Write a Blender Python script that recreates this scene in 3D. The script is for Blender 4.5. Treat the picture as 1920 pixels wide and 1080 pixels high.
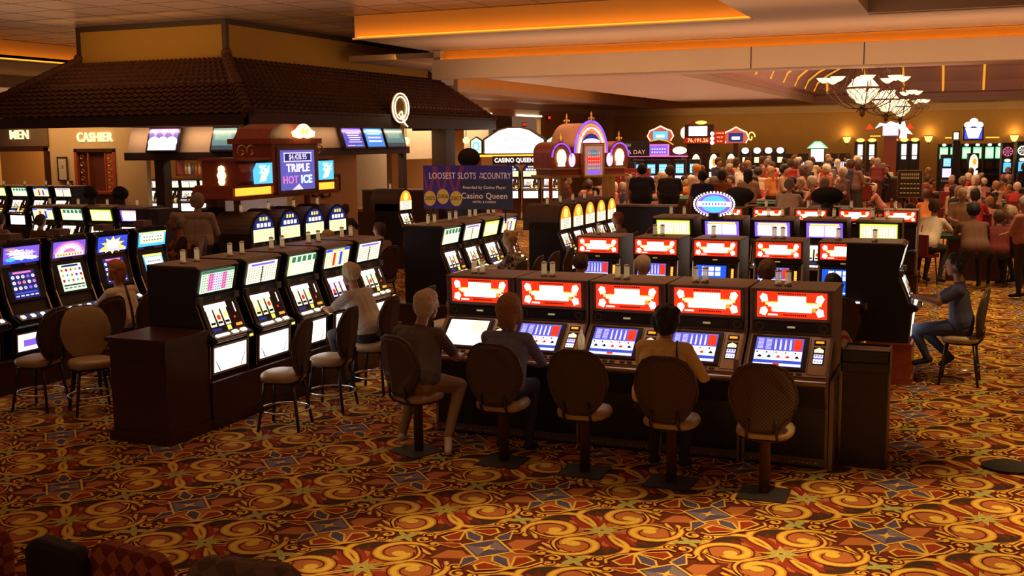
import bpy, math, random
import numpy as np
from mathutils import Vector, Matrix
PI = math.pi
sc = bpy.context.scene
for o in list(bpy.data.objects): bpy.data.objects.remove(o)
COL = sc.collection

# ---------------------------------------------------------------- camera
CAM = (0.0, 0.0, 2.9)
F_, PITCH, YAW, ROLL = 2055.15, .1328, .3953, -.0098
cy, sy, cp, sp = math.cos(YAW), math.sin(YAW), math.cos(PITCH), math.sin(PITCH)
fw = Vector((-sy*cp, cy*cp, -sp)); rt = Vector((cy, sy, 0)); up = rt.cross(fw)
cr, sr = math.cos(ROLL), math.sin(ROLL)
rt, up = cr*rt + sr*up, -sr*rt + cr*up
cam = bpy.data.cameras.new('camera'); cam.sensor_width = 36; cam.lens = F_*36/1920
cam.clip_start = .1; cam.clip_end = 300
co = bpy.data.objects.new('camera', cam); COL.objects.link(co)
M = Matrix((rt, up, -fw)).transposed().to_4x4(); M.translation = Vector(CAM); co.matrix_world = M
sc.camera = co

# ---------------------------------------------------------------- colour management, world
sc.view_settings.view_transform = 'Standard'; sc.view_settings.look = 'None'
sc.view_settings.gamma = 1; sc.view_settings.use_curve_mapping = False
sc.view_settings.exposure = 0.0
sc.cycles.max_bounces = 6; sc.cycles.diffuse_bounces = 3; sc.cycles.glossy_bounces = 3
sc.cycles.transmission_bounces = 3; sc.cycles.transparent_max_bounces = 4
sc.cycles.sample_clamp_indirect = 3.0; sc.cycles.caustics_reflective = False; sc.cycles.caustics_refractive = False
sc.cycles.use_denoising = True
w = bpy.data.worlds.new('world'); sc.world = w; w.use_nodes = True
bg = w.node_tree.nodes['Background']; bg.inputs[0].default_value = (1, .50, .27, 1); bg.inputs[1].default_value = .17

# ---------------------------------------------------------------- lamps
def area(name, loc, size, power, color, rot=(0, 0, 0), sizey=None, spread=PI):
    l = bpy.data.lights.new(name, 'AREA'); l.energy = power; l.color = color
    l.shape = 'RECTANGLE' if sizey else 'DISK'; l.size = size
    if sizey: l.size_y = sizey
    l.spread = spread
    o = bpy.data.objects.new(name, l); o.location = loc; o.rotation_euler = rot; COL.objects.link(o); return o
def spot(name, loc, power, color, ang, blend=.4, r=.08, tgt=None):
    l = bpy.data.lights.new(name, 'SPOT'); l.energy = power; l.color = color; l.spot_size = math.radians(ang); l.spot_blend = blend
    l.shadow_soft_size = r
    o = bpy.data.objects.new(name, l); o.location = loc; COL.objects.link(o)
    if tgt: o.rotation_euler = (Vector(tgt)-Vector(loc)).to_track_quat('-Z', 'Y').to_euler()
    return o
WARM = (1, .66, .27); AMB = (1, .42, .06)
# recessed ceiling downlights over the near floor
for (x, y, p, a) in [(-2.1, 6.1, 950, 52), (.3, 7.4, 1000, 56), (2.6, 9.6, 750, 60), (1.6, 12.6, 650, 60), (.8, 17.5, 800, 66), (.3, 21.5, 500, 60), (-4.2, 7.2, 80, 50),
                     (-5.9, 12.6, 230, 46), (-5.9, 16.5, 220, 50), (-9.0, 10.2, 90, 46), (-2.9, 11.9, 130, 60), (-3.0, 15.6, 170, 60), (-4.0, 19.6, 160, 60),
                     (-8.9, 14.2, 150, 60), (-13.2, 14.5, 200, 70), (-13, 18.5, 200, 60), (-6.4, 7.6, 60, 60), (-10.5, 7.0, 50, 60)]:
    spot('ceiling_downlight', (x, y, 5.2), p, WARM, a, .5, .06, (x, y+.01, 0))
# broad ambient fill lights added under the ceiling over the game floor behind
for (x, y, sx, sy_, p) in [(-6, 30, 10, 6, 560), (-6, 38, 10, 7, 600), (-5, 48, 12, 8, 560), (2.5, 25, 5, 8, 130), (1, 36, 4, 10, 170), (-15, 42, 4, 12, 500)]:
    area('ambient_fill_down', (x, y, 4.5), sx, p, (1, .6, .32), (0, 0, 0), sy_, math.radians(120))
# soft upward fill for the ceilings (wide unseen area lights added below them)
for (x, y, z, sx, sy_, pw, c) in [(-13, 14, 4.3, 16, 14, 560, (1, .58, .33)), (-4, 14, 4.5, 8, 14, 260, (1, .57, .31)), (-4, 24.9, 4.0, 17, 2.6, 130, (1, .6, .38)), (-8, 38, 3.9, 16, 20, 640, (1, .56, .35)), (1, 44, 4.0, 6, 20, 200, (1, .55, .36)), (-22, 26.5, 4.2, 5, 8, 60, (1, .55, .3)), (-29, 22, 4.2, 5, 10, 100, (1, .6, .35))]:
    area('ceiling_fill_up', (x, y, z), sx, pw, c, (PI, 0, 0), sy_)
# grazing light on the ochre back wall and on the bar's upper storey
area('wall_washer', (-5, 58.2, 4.3), 20, 120, (1, .55, .16), (.75, 0, 0), .3); area('wall_washer', (-18.8, 20.4, 5.6), 4.5, 14, (1, .5, .12), (1.25, 0, 0), .2); area('wall_washer', (-14.6, 27, 5.2), .2, 16, (1, .5, .12), (0, 1.25, 0), 10)
area('beam_wash', (-3, 24.2, 3.6), 18, 150, (1, .6, .36), (2.1, 0, 0), .4)
# cove uplights washing the orange faces
def cove(x0, x1, y, z, power, ry=-.9):
    area('cove_light', ((x0+x1)/2, y, z), x1-x0, power, AMB, (PI+ry, 0, 0), .05)
cove(-13.8, -4.2, 22.70, 5.36, 15); cove(-1.9, 7.5, 22.95, 5.36, 17); cove(-13.3, 8.5, 26.62, 5.02, 60)
# ---------------------------------------------------------------- materials
MATS = {}
def mat(name, col, rough=.6, metal=0, emit=0, ecol=None, var=.15, scale=12., spec=.5, bump=0, sample=True, alpha=1, trans=0):
    if name in MATS: return MATS[name]
    m = bpy.data.materials.new(name); m.use_nodes = True; nt = m.node_tree; N = nt.nodes; L = nt.links
    b = N['Principled BSDF']; b.inputs['Roughness'].default_value = rough; b.inputs['Metallic'].default_value = metal
    b.inputs['Specular IOR Level'].default_value = spec; b.inputs['Alpha'].default_value = alpha
    b.inputs['Transmission Weight'].default_value = trans
    tc = N.new('ShaderNodeTexCoord'); nz = N.new('ShaderNodeTexNoise'); nz.inputs['Scale'].default_value = scale; nz.inputs['Detail'].default_value = 3
    L.new(tc.outputs['Object'], nz.inputs['Vector'])
    mx = N.new('ShaderNodeMix'); mx.data_type = 'RGBA'
    mx.inputs[6].default_value = (*[c*(1-var) for c in col], 1); mx.inputs[7].default_value = (*[min(1, c*(1+var)) for c in col], 1)
    L.new(nz.outputs['Fac'], mx.inputs[0]); L.new(mx.outputs[2], b.inputs['Base Color'])
    if emit:
        e = ecol or col; mx2 = N.new('ShaderNodeMix'); mx2.data_type = 'RGBA'; v = min(var, .12)
        mx2.inputs[6].default_value = (*[c*(1-v) for c in e], 1); mx2.inputs[7].default_value = (*[c*(1+v) for c in e], 1)
        L.new(nz.outputs['Fac'], mx2.inputs[0]); L.new(mx2.outputs[2], b.inputs['Emission Color']); b.inputs['Emission Strength'].default_value = emit
        if not sample: m.cycles.emission_sampling = 'NONE'
    if bump:
        bp = N.new('ShaderNodeBump'); bp.inputs['Strength'].default_value = bump; bp.inputs['Distance'].default_value = .01
        L.new(nz.outputs['Fac'], bp.inputs['Height']); L.new(bp.outputs[0], b.inputs['Normal'])
    MATS[name] = m; return m
def pattern(name, c1, c2, scale, kind='wave', rough=.9, rot=0.8, line=.5):
    m = mat(name, c1, rough, var=.1, scale=40); nt = m.node_tree; N = nt.nodes; L = nt.links; b = N['Principled BSDF']
    tc = N.new('ShaderNodeTexCoord'); mp = N.new('ShaderNodeMapping'); mp.inputs['Rotation'].default_value = (0, 0, rot) if kind == 'wave' else (0, rot, 0)
    L.new(tc.outputs['Object'], mp.inputs[0]); out = None
    if kind == 'wave':
        t = N.new('ShaderNodeTexWave'); t.inputs['Scale'].default_value = scale; L.new(mp.outputs[0], t.inputs[0]); out = t.outputs['Fac']
    elif kind == 'lattice':
        sx = N.new('ShaderNodeSeparateXYZ'); L.new(mp.outputs[0], sx.inputs[0]); mn = None
        for i in (0, 2):
            a = N.new('ShaderNodeMath'); a.operation = 'MULTIPLY'; a.inputs[1].default_value = scale; L.new(sx.outputs[i], a.inputs[0])
            f = N.new('ShaderNodeMath'); f.operation = 'PINGPONG'; f.inputs[1].default_value = .5; L.new(a.outputs[0], f.inputs[0])
            if mn is None: mn = f
            else:
                q = N.new('ShaderNodeMath'); q.operation = 'MINIMUM'; L.new(mn.outputs[0], q.inputs[0]); L.new(f.outputs[0], q.inputs[1]); mn = q
        g = N.new('ShaderNodeMath'); g.operation = 'LESS_THAN'; g.inputs[1].default_value = .07; L.new(mn.outputs[0], g.inputs[0]); out = g.outputs[0]
    else:
        t = N.new('ShaderNodeTexChecker'); t.inputs['Scale'].default_value = scale; L.new(mp.outputs[0], t.inputs[0]); out = t.outputs['Fac']
    mx = N.new('ShaderNodeMix'); mx.data_type = 'RGBA'; mx.inputs[6].default_value = (*c1, 1); mx.inputs[7].default_value = (*c2, 1)
    L.new(out, mx.inputs[0]); L.new(mx.outputs[2], b.inputs['Base Color']); return m
def em(name, col, s, sample=False, **k): return mat(name, tuple(c*.6 for c in col), .25, 0, s, col, sample=sample, **k)
BLK = mat('black_plastic', (.012, .010, .010), .35); DRK = mat('dark_laminate', (.022, .016, .014), .45)
GRY = mat('grey_brown_metal', (.16, .12, .10), .38, .5); CHR = mat('chrome_trim', (.75, .70, .66), .18, 1, var=.05)
TAUP = mat('taupe_cabinet', (.25, .18, .14), .42, .2); BRS = mat('brass', (.75, .48, .16), .3, 1)
SILV = mat('brushed_console', (.50, .42, .34), .32, .75, scale=30); WOODD = mat('dark_mahogany', (.055, .014, .008), .35, scale=6, var=.4)
REDW = mat('red_mahogany', (.34, .065, .025), .3, scale=6, var=.4); GOLD = mat('gold_leaf', (.8, .50, .14), .35, .8)
WHT = em('glow_white', (1, .97, .90), 2.6, True); WHT2 = em('glow_white_soft', (1, .97, .92), 1.5); CREAM = em('glow_cream', (1, .93, .70), 1.25, True)
BELLY = em('glow_belly_white', (1, .96, .93), 3.4, True)
YEL = em('glow_yellow', (1, .80, .15), 1.3); YELS = em('glow_yellow_sign', (1, .86, .35), 2.6); ORG = em('glow_orange', (1, .32, .03), 1.4); RED = em('glow_red', (1, .035, .008), 1.25, True)
REDL = em('led_red', (1, .02, .01), 2.0); BLU = em('glow_blue', (.06, .10, .85), 1.0); BLU2 = em('screen_blue', (.015, .12, .95), 1.0, True)
CYN = em('glow_cyan', (.10, .55, 1), 1.3, True); GRN = em('glow_green', (.25, 1, .45), 1.2, True); PUR = em('glow_purple', (.28, .14, .9), 1.0, True)
PNK = em('glow_pink', (1, .25, .65), 1.0); MAG = em('neon_violet', (.26, .10, 1), 1.25); LAV = em('glow_lavender', (.80, .72, 1), 1.1)
INK = mat('printed_ink', (.02, .02, .03), .5); NAVY = em('screen_navy', (.02, .03, .20), .8); PALEG = em('glow_pale_green', (.75, 1, .72), 1.1, True)
PALEY = em('glow_pale_yellow', (1, 1, .62), 1.15, True); TEAL = em('screen_teal', (.16, .32, .33), .6); AMBE = em('amber_lit', (1, .50, .04), 1.6, True)
GLASS = mat('clear_acrylic', (.9, .75, .5), .08, 0, .22, (1, .72, .35), alpha=.6, sample=False)
BULB = em('bulb_white', (1, .93, 1), 3.0)
VIN = mat('beige_vinyl', (.44, .31, .17), .42); VIND = mat('brown_piping', (.06, .035, .022), .4)
CHF = pattern('chair_lattice_fabric', (.045, .025, .015), (.17, .095, .045), 44, 'lattice', .85, .785)
STEEL = mat('dark_bronze_steel', (.055, .035, .025), .35, .6); CREAMW = mat('cream_wall', (.62, .42, .24), .8, scale=3, var=.06)
OCH = mat('ochre_wall', (.42, .24, .08), .85, scale=1.5, var=.1); CEILM = mat('ceiling_paint', (.46, .32, .21), .55, scale=.8, var=.08, spec=.3)
CEILH = mat('ceiling_gloss_tiles', (.35, .24, .18), .32, scale=.5, var=.12, spec=.3)
ORGW = mat('cove_face_paint', (.62, .30, .06), .8, scale=2, var=.06); BEAM = mat('beam_paint', (.47, .34, .21), .75, scale=1, var=.06)

# ---------------------------------------------------------------- mesh helpers
class MB:
    def __init__(s): s.v = []; s.f = []; s.m = []; s.mats = []
    def mi(s, m):
        if m not in s.mats: s.mats.append(m)
        return s.mats.index(m)
    def add(s, vs, fs, m):
        n = len(s.v); s.v += [tuple(v) for v in vs]; k = s.mi(m)
        for f in fs: s.f.append([n+i for i in f]); s.m.append(k)
    def box(s, x0, x1, y0, y1, z0, z1, m):
        s.add([(x, y, z) for z in (z0, z1) for y in (y0, y1) for x in (x0, x1)], [(0, 2, 3, 1), (4, 5, 7, 6), (0, 1, 5, 4), (2, 6, 7, 3), (0, 4, 6, 2), (1, 3, 7, 5)], m); return s
    def prism(s, prof, x0, x1, m, axis='x'):
        n = len(prof); g = (lambda t, p: (t, p[0], p[1])) if axis == 'x' else ((lambda t, p: (p[0], t, p[1])) if axis == 'y' else (lambda t, p: (p[0], p[1], t)))
        s.add([g(t, p) for t in (x0, x1) for p in prof], [tuple(range(n))[::-1], tuple(range(n, 2*n))]+[(i, (i+1) % n, n+(i+1) % n, n+i) for i in range(n)], m); return s
    def tube(s, pts, r, m, n=8, close=False):
        P = [Vector(p) for p in pts]; rr = r if isinstance(r, (list, tuple)) else [r]*len(P); vs = []; k = len(P)
        for i, p in enumerate(P):
            a = P[(i-1) % k] if (i > 0 or close) else p; b = P[(i+1) % k] if (i < k-1 or close) else p
            t = (b-a).normalized(); h = Vector((0, 0, 1)) if abs(t.z) < .9 else Vector((1, 0, 0)); e = t.cross(h).normalized(); g = t.cross(e)
            for j in range(n): q = 2*PI*j/n; vs.append(p+(e*math.cos(q)+g*math.sin(q))*rr[i])
        fs = [(i*n+j, i*n+(j+1) % n, ((i+1) % k)*n+(j+1) % n, ((i+1) % k)*n+j) for i in range(k if close else k-1) for j in range(n)]
        if not close: fs += [tuple(range(n))[::-1], tuple(range((k-1)*n, k*n))]
        s.add(vs, fs, m); return s
    def lathe(s, prof, m, c=(0, 0, 0), n=16, sx=1, sy=1):
        vs = [(c[0]+r*sx*math.cos(2*PI*j/n), c[1]+r*sy*math.sin(2*PI*j/n), c[2]+z) for r, z in prof for j in range(n)]; k = len(prof)
        s.add(vs, [(i*n+j, i*n+(j+1) % n, (i+1)*n+(j+1) % n, (i+1)*n+j) for i in range(k-1) for j in range(n)]+[tuple(range(n))[::-1], tuple(range((k-1)*n, k*n))], m); return s
    def ball(s, c, r, m, n=10, sz=1):
        k = max(5, n//2+1); return s.lathe([(r*math.sin(PI*i/k)+1e-4, -r*sz*math.cos(PI*i/k)) for i in range(k+1)], m, c, n)
    def slab(s, F, u0, v0, u1, v1, d0, d1, m):
        o, u, v, n = F; s.poly(F, [(u0, v0), (u1, v0), (u1, v1), (u0, v1)], d0, d1, m); return s
    def poly(s, F, pts, d0, d1, m):
        o, u, v, n = F; k = len(pts); vs = [o+u*p[0]+v*p[1]+n*d for d in (d0, d1) for p in pts]
        s.add(vs, [tuple(range(k))[::-1], tuple(range(k, 2*k))]+[(i, (i+1) % k, k+(i+1) % k, k+i) for i in range(k)], m); return s
    def disc(s, F, cu, cv, ru, rv, d0, d1, m, n=20): return s.poly(F, [(cu+ru*math.cos(2*PI*i/n), cv+rv*math.sin(2*PI*i/n)) for i in range(n)], d0, d1, m)
    def mesh(s, name, smooth=False):
        me = bpy.data.meshes.new(name); me.from_pydata(s.v, [], s.f)
        for m in s.mats: me.materials.append(m)
        me.polygons.foreach_set('material_index', s.m)
        if smooth: me.polygons.foreach_set('use_smooth', [True]*len(s.f))
        me.update(); return me
def FR(o, u, v):
    u = Vector(u).normalized(); v = Vector(v).normalized(); return (Vector(o), u, v, u.cross(v))
def link(name, data, parent=None, loc=None, rz=None):
    o = bpy.data.objects.new(name, data); COL.objects.link(o)
    if parent: o.parent = parent
    if loc is not None: o.location = loc
    if rz is not None: o.rotation_euler = (0, 0, rz)
    return o
def tag(o, label, cat, group=None, kind=None):
    o['label'] = label; o['category'] = cat
    if group: o['group'] = group
    if kind: o['kind'] = kind
    return o
def thing(name, label, cat, loc=(0, 0, 0), rz=0, group=None): return tag(link(name, None, None, loc, rz), label, cat, group)
def struct(name, mb, label=None):
    o = link(name, mb.mesh(name)); o['kind'] = 'structure'
    if label: o['label'] = label
    return o
def bevel(o, w=.01, seg=2):
    m = o.modifiers.new('bevel', 'BEVEL'); m.width = w; m.segments = seg; m.limit_method = 'ANGLE'; return o
def smoothed(mb, name, lev=2):
    me = mb.mesh(name, True); return me
TXT = {}
def text_mb(mb, F, txt, size, m, depth=.01, cx=0, cv=0, sx=1, off=0, bold=0):
    key = (txt, round(bold, 4))
    if key not in TXT:
        c = bpy.data.curves.new('t', 'FONT'); c.body = txt; c.size = 1; c.align_x = 'CENTER'; c.align_y = 'CENTER'; c.extrude = .5; c.resolution_u = 3; c.offset = bold; c.space_character = 1.06
        o = bpy.data.objects.new('t', c); COL.objects.link(o); dg = bpy.context.evaluated_depsgraph_get(); me = bpy.data.meshes.new_from_object(o.evaluated_get(dg))
        TXT[key] = ([tuple(v.co) for v in me.vertices], [tuple(p.vertices) for p in me.polygons]); bpy.data.objects.remove(o); bpy.data.meshes.remove(me)
    vs, fs = TXT[key]; o, u, v, n = F
    mb.add([o+u*(cx+a[0]*size*sx)+v*(cv+a[1]*size)+n*(off+(a[2]+.5)*depth) for a in vs], fs, m)
ORD = ['first', 'second', 'third', 'fourth', 'fifth', 'sixth', 'seventh', 'eighth', 'ninth', 'tenth', 'eleventh', 'twelfth', 'thirteenth', 'fourteenth', 'fifteenth', 'sixteenth', 'seventeenth', 'eighteenth', 'nineteenth', 'twentieth']
# ---------------------------------------------------------------- carpet
TX, TY, OX, OY = 1.319, 1.286, -1.116, 8.83
def carpet():
    C_BASE = mat('carpet_rust', (.12, .026, .012), 1, var=.35, scale=60, spec=.1); C_HAT = pattern('carpet_orange_hatch', (.26, .035, .014), (.52, .20, .04), 26, 'wave', 1, .785)
    C_DRK = mat('carpet_charcoal', (.045, .030, .020), 1, var=.4, scale=80, spec=.1); C_YEL = mat('carpet_gold', (.66, .42, .07), 1, var=.25, scale=50, spec=.1)
    C_OCH = mat('carpet_ochre', (.48, .23, .035), 1, var=.3, scale=50, spec=.1); C_GRN = mat('carpet_sage', (.36, .33, .10), 1, var=.3, scale=60, spec=.1)
    C_PUR = mat('carpet_violet', (.085, .065, .14), 1, var=.4, scale=60, spec=.1); C_LAV = mat('carpet_lilac', (.19, .14, .18), 1, var=.2, scale=60, spec=.1)
    C_RED = mat('carpet_red', (.26, .035, .015), 1, var=.3, scale=60, spec=.1)
    V = []; Fc = []; Mi = []; mats = [C_BASE, C_HAT, C_DRK, C_YEL, C_OCH, C_GRN, C_PUR, C_LAV, C_RED, mat('carpet_outline', (.11, .014, .008), 1, var=.2, scale=60, spec=.1)]; Z = [0]
    def poly(pts, mi, z):
        n = len(V); V.extend([(x*TX, y*TY, z*.001) for x, y in pts]); Fc.append(list(range(n, n+len(pts)))); Mi.append(mi)
    def stroke(pts, w, mi, z):
        P = np.array(pts, float); T = np.gradient(P, axis=0); T /= np.maximum(1e-6, np.hypot(T[:, 0], T[:, 1]))[:, None]; N = np.stack([-T[:, 1], T[:, 0]], 1)
        W = np.array(w if hasattr(w, '__len__') else [w]*len(P))[:, None]/2; A = P+N*W; B = P-N*W; n = len(V)
        for a, b in zip(A, B): V.extend([(a[0]*TX, a[1]*TY, z*.001), (b[0]*TX, b[1]*TY, z*.001)])
        for i in range(len(P)-1): Fc.append([n+2*i, n+2*i+1, n+2*i+3, n+2*i+2]); Mi.append(mi)
    def spiral(c, r, turns, a0, d, w, mi, z, tail=None):
        n = int(16*turns)+2; t = np.linspace(0, 1, n); rad = r*(.10+.90*t**1.1); a = a0-d*2*PI*turns*(1-t); pts = [(c[0]+rr*math.cos(q), c[1]+rr*math.sin(q)) for rr, q in zip(rad, a)]
        ww = [w*(.55+.45*math.sin(PI*min(1, .15+x*.9))) for x in t]
        if tail: pts += tail; ww += list(np.linspace(ww[-1], w*.3, len(tail)))
        stroke(pts, ww, mi, z); return pts
    def disc(c, rx, ry, mi, z, n=20): poly([(c[0]+rx*math.cos(2*PI*i/n), c[1]+ry*math.sin(2*PI*i/n)) for i in range(n)], mi, z)
    def leaf(a, b, w, mi, z):
        a = np.array(a); b = np.array(b); d = b-a; nn = np.array([-d[1], d[0]])/np.hypot(*d); t = np.linspace(0, 1, 9)
        L_ = [tuple(a+d*x+nn*w*math.sin(PI*x)) for x in t]; R_ = [tuple(a+d*x-nn*w*math.sin(PI*x)) for x in t[::-1]]; poly(L_+R_[1:-1], mi, z)
    half = [0]
    def sym(fn):
        for s in (1, -1):
            for mir in (0, 1):
                global_map = (lambda p, s=s, mir=mir: (s*p[1], s*p[0]) if mir else (s*p[0], s*p[1]))
                n0 = len(V); f0 = len(Fc); fn()
                for i in range(n0, len(V)):
                    x, y, z = V[i]; q = global_map((x/TX, y/TY)); V[i] = (q[0]*TX, q[1]*TY, z+.00004*(2*mir+(s > 0)))
                if (mir): 
                    for i in range(f0, len(Fc)): Fc[i] = Fc[i][::-1]
    def band(pts, w, z, c1=4, c2=3):
        W = np.array(w if hasattr(w, '__len__') else [w]*len(pts)); stroke(pts, W+.020, 9, z); stroke(pts, W, c1, z+.2); stroke(pts, W*.58, c2, z+.4)
    def curl(c, r, turns, a0, d, w, z, c1=4, c2=3):
        n = int(18*turns)+3; t = np.linspace(0, 1, n); rad = r*(.20+.80*t**1.15); a = a0-d*2*PI*turns*(1-t); pts = [(c[0]+rr*math.cos(q), c[1]+rr*math.sin(q)) for rr, q in zip(rad, a)]
        ww = [w*(1.25-.55*x) if x < .5 else w*(.975-1.4*(x-.5)**1.5) for x in t]; band(pts, ww, z, c1, c2); disc((c[0], c[1]), r*.20, r*.20, c2, z+.6, 12)
    def smooth_arc(arc, n, w, z):
        t = np.linspace(0, len(arc)-1, n); ax = np.interp(t, range(len(arc)), [q[0] for q in arc]); ay = np.interp(t, range(len(arc)), [q[1] for q in arc]); k = np.ones(5)/5
        ax = np.convolve(np.pad(ax, 2, 'edge'), k, 'valid'); ay = np.convolve(np.pad(ay, 2, 'edge'), k, 'valid'); band(list(zip(ax, ay)), [w*(.35+.65*math.sin(PI*i/(n-1))) for i in range(n)], z)
    def gem(pts, col, z):
        c = np.mean(np.array(pts), axis=0); poly(pts, 3, z); poly([tuple(c+(np.array(q)-c)*.76) for q in pts], col, z+.2)
    def quarter():
        disc((-.265, -.08), .175, .155, 1, 1.0); disc((-.10, .10), .13, .12, 1, 1.1); disc((-.345, .075), .065, .055, 2, 1.4)
        leaf((-.36, .14), (-.10, .225), .045, 2, 1.5); leaf((-.02, .035), (-.17, .255), .040, 8, 2.0); leaf((-.05, .02), (-.31, .035), .028, 8, 2.2)
        smooth_arc([(-.05, .05), (-.10, .13), (-.19, .215), (-.31, .215), (-.40, .135), (-.425, .02), (-.40, -.10), (-.33, -.21), (-.30, -.26)], 34, .050, 2.6)
        curl((-.255, -.085), .198, .98, -2.2, 1, .058, 3.2)
        smooth_arc([(-.40, -.12), (-.30, -.20), (-.20, -.20), (-.10, -.12), (-.02, -.03)], 18, .022, 3.0)
        curl((-.50, .115), .050, 1.15, 1.6, -1, .020, 4.2); curl((-.455, -.20), .040, 1.15, .4, 1, .018, 4.2); curl((-.115, .425), .036, 1.1, 1, 1, .016, 4.2)
        leaf((-.54, .0), (-.40, .040), .026, 5, 4.9); leaf((-.50, .0), (-.44, -.07), .018, 5, 4.9)
        gem([(-.275, .265), (-.405, .335), (-.425, .44), (-.335, .405)], 6, 5.3)
        gem([(-.275, .265), (-.315, .44), (-.245, .475), (-.185, .43)], 8, 5.3)
        band([(-.28, .27), (-.20, .33), (-.15, .42), (-.17, .47)], .018, 5.0)
    sym(quarter)
    cf = []
    for i in range(16):
        a = 2*PI*i/16; r = (.33, .20, .26, .20)[i % 4]; cf.append((.5+r*math.cos(a+PI/4), .5+r*math.sin(a+PI/4)))
    poly(cf, 1, .9); poly([(.5+(x-.5)*.72-.06, .5+(y-.5)*.72+.06) for x, y in cf], 0, .95)
    # corner diamonds (0.5, 0.5) drawn around (-.5, .5) and (.5, .5)
    for cx_, cy_ in ((.5, .5),):
        r = .125
        for q in range(4):
            a = q*PI/2; pts = [(cx_, cy_), (cx_+r*math.cos(a), cy_+r*math.sin(a)), (cx_+r*math.cos(a+PI/4)*.72, cy_+r*math.sin(a+PI/4)*.72), (cx_+r*math.cos(a+PI/2), cy_+r*math.sin(a+PI/2))]
            poly([(p[0]*1.0, p[1]) for p in pts], 6 if q % 2 else 7, 5.2)
        poly([(cx_+1.28*r*math.cos(a), cy_+1.28*r*math.sin(a)) for a in np.arange(4)*PI/2], 3, 5.0); poly([(cx_+1.12*r*math.cos(a), cy_+1.12*r*math.sin(a)) for a in np.arange(4)*PI/2], 6, 5.1)
        poly([(cx_+(.055 if i % 2 == 0 else .018)*math.cos(i*PI/4), cy_+(.055 if i % 2 == 0 else .018)*math.sin(i*PI/4)) for i in range(8)], 3, 5.6)
        for s in (1, -1):
            gem([(cx_+s*.12, cy_+s*.015), (cx_+s*.17, cy_+s*.06), (cx_+s*.33, cy_+s*.03), (cx_+s*.17, cy_-s*.02)], 8, 4.6); gem([(cx_+s*.015, cy_+s*.12), (cx_-s*.03, cy_+s*.17), (cx_+s*.03, cy_+s*.33), (cx_+s*.07, cy_+s*.17)], 6, 4.6)
    # dark corner ground
    for p in ((.5, -.5),): pass
    # star
    st = [((.115 if i % 2 == 0 else .045)*math.cos(i*PI/8+.2), (.115 if i % 2 == 0 else .045)*math.sin(i*PI/8+.2)) for i in range(16)]
    poly([(x*1.12, y*1.12) for x, y in st], 3, 6); poly(st, 5, 6.2); disc((0, 0), .022, .018, 3, 6.4); disc((0, 0), .014, .010, 2, 6.6)
    # charcoal swirls of ground between rosettes
    for s in (1, -1):
        poly([(s*x, s*y) for x, y in ((.34, -.34), (.44, -.26), (.54, -.30), (.62, -.44), (.50, -.60), (.40, -.52))][::s], 2, .5)
    V = np.array(V, np.float32); nv = len(V); cells = []
    for i, f in enumerate(Fc):   # every piece faces up
        x, y = V[f, 0], V[f, 1]
        if (x*np.roll(y, -1)-np.roll(x, -1)*y).sum() < 0: Fc[i] = f[::-1]
    for j in range(-6, 26):
        for i in range(-11, 13):
            cx_, cy_ = OX-i*TX, OY+j*TY; d = Vector((cx_, cy_, 0))-Vector(CAM); z = d.dot(fw)
            if z < 1: continue
            px = 960+F_*d.dot(rt)/z
            if -300 < px < 2250: cells.append((cx_, cy_))
    allv = np.concatenate([V+np.array([a, b, .0005], np.float32) for a, b in cells]); lens = np.array([len(f) for f in Fc]); flat = np.concatenate([np.array(f) for f in Fc])
    nt = len(cells); loops = (flat[None, :]+(np.arange(nt)*nv)[:, None]).ravel(); L_ = np.tile(lens, nt); base = len(allv)
    X0, X1, Y0, Y1 = -42, 14, -2, 62
    allv = np.concatenate([allv, np.array([(X0, Y0, 0), (X1, Y0, 0), (X1, Y1, 0), (X0, Y1, 0), (X0, Y0, -.2), (X1, Y0, -.2), (X1, Y1, -.2), (X0, Y1, -.2)], np.float32)])
    loops = np.concatenate([loops, base+np.array([0, 1, 2, 3, 7, 6, 5, 4])]); L_ = np.concatenate([L_, [4, 4]]); mi = np.concatenate([np.tile(np.array(Mi), nt), [0, 0]])
    # far carpet: procedural swirl colours only
    far = mat('carpet_far', (.30, .10, .02), 1, var=.7, scale=2.2, spec=.1); mats.append(far)
    me = bpy.data.meshes.new('floor'); me.vertices.add(len(allv)); me.vertices.foreach_set('co', allv.ravel()); me.loops.add(len(loops)); me.loops.foreach_set('vertex_index', loops.astype(np.int32))
    me.polygons.add(len(L_)); me.polygons.foreach_set('loop_start', np.concatenate([[0], np.cumsum(L_)[:-1]]).astype(np.int32)); me.polygons.foreach_set('loop_total', L_.astype(np.int32))
    for m in mats: me.materials.append(m)
    me.polygons.foreach_set('material_index', mi.astype(np.int32)); me.update(calc_edges=True); me.validate()
    o = link('floor', me); o['kind'] = 'structure'; o['label'] = 'patterned casino carpet with gold scrolls, sage stars and violet diamonds'
carpet()

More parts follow.
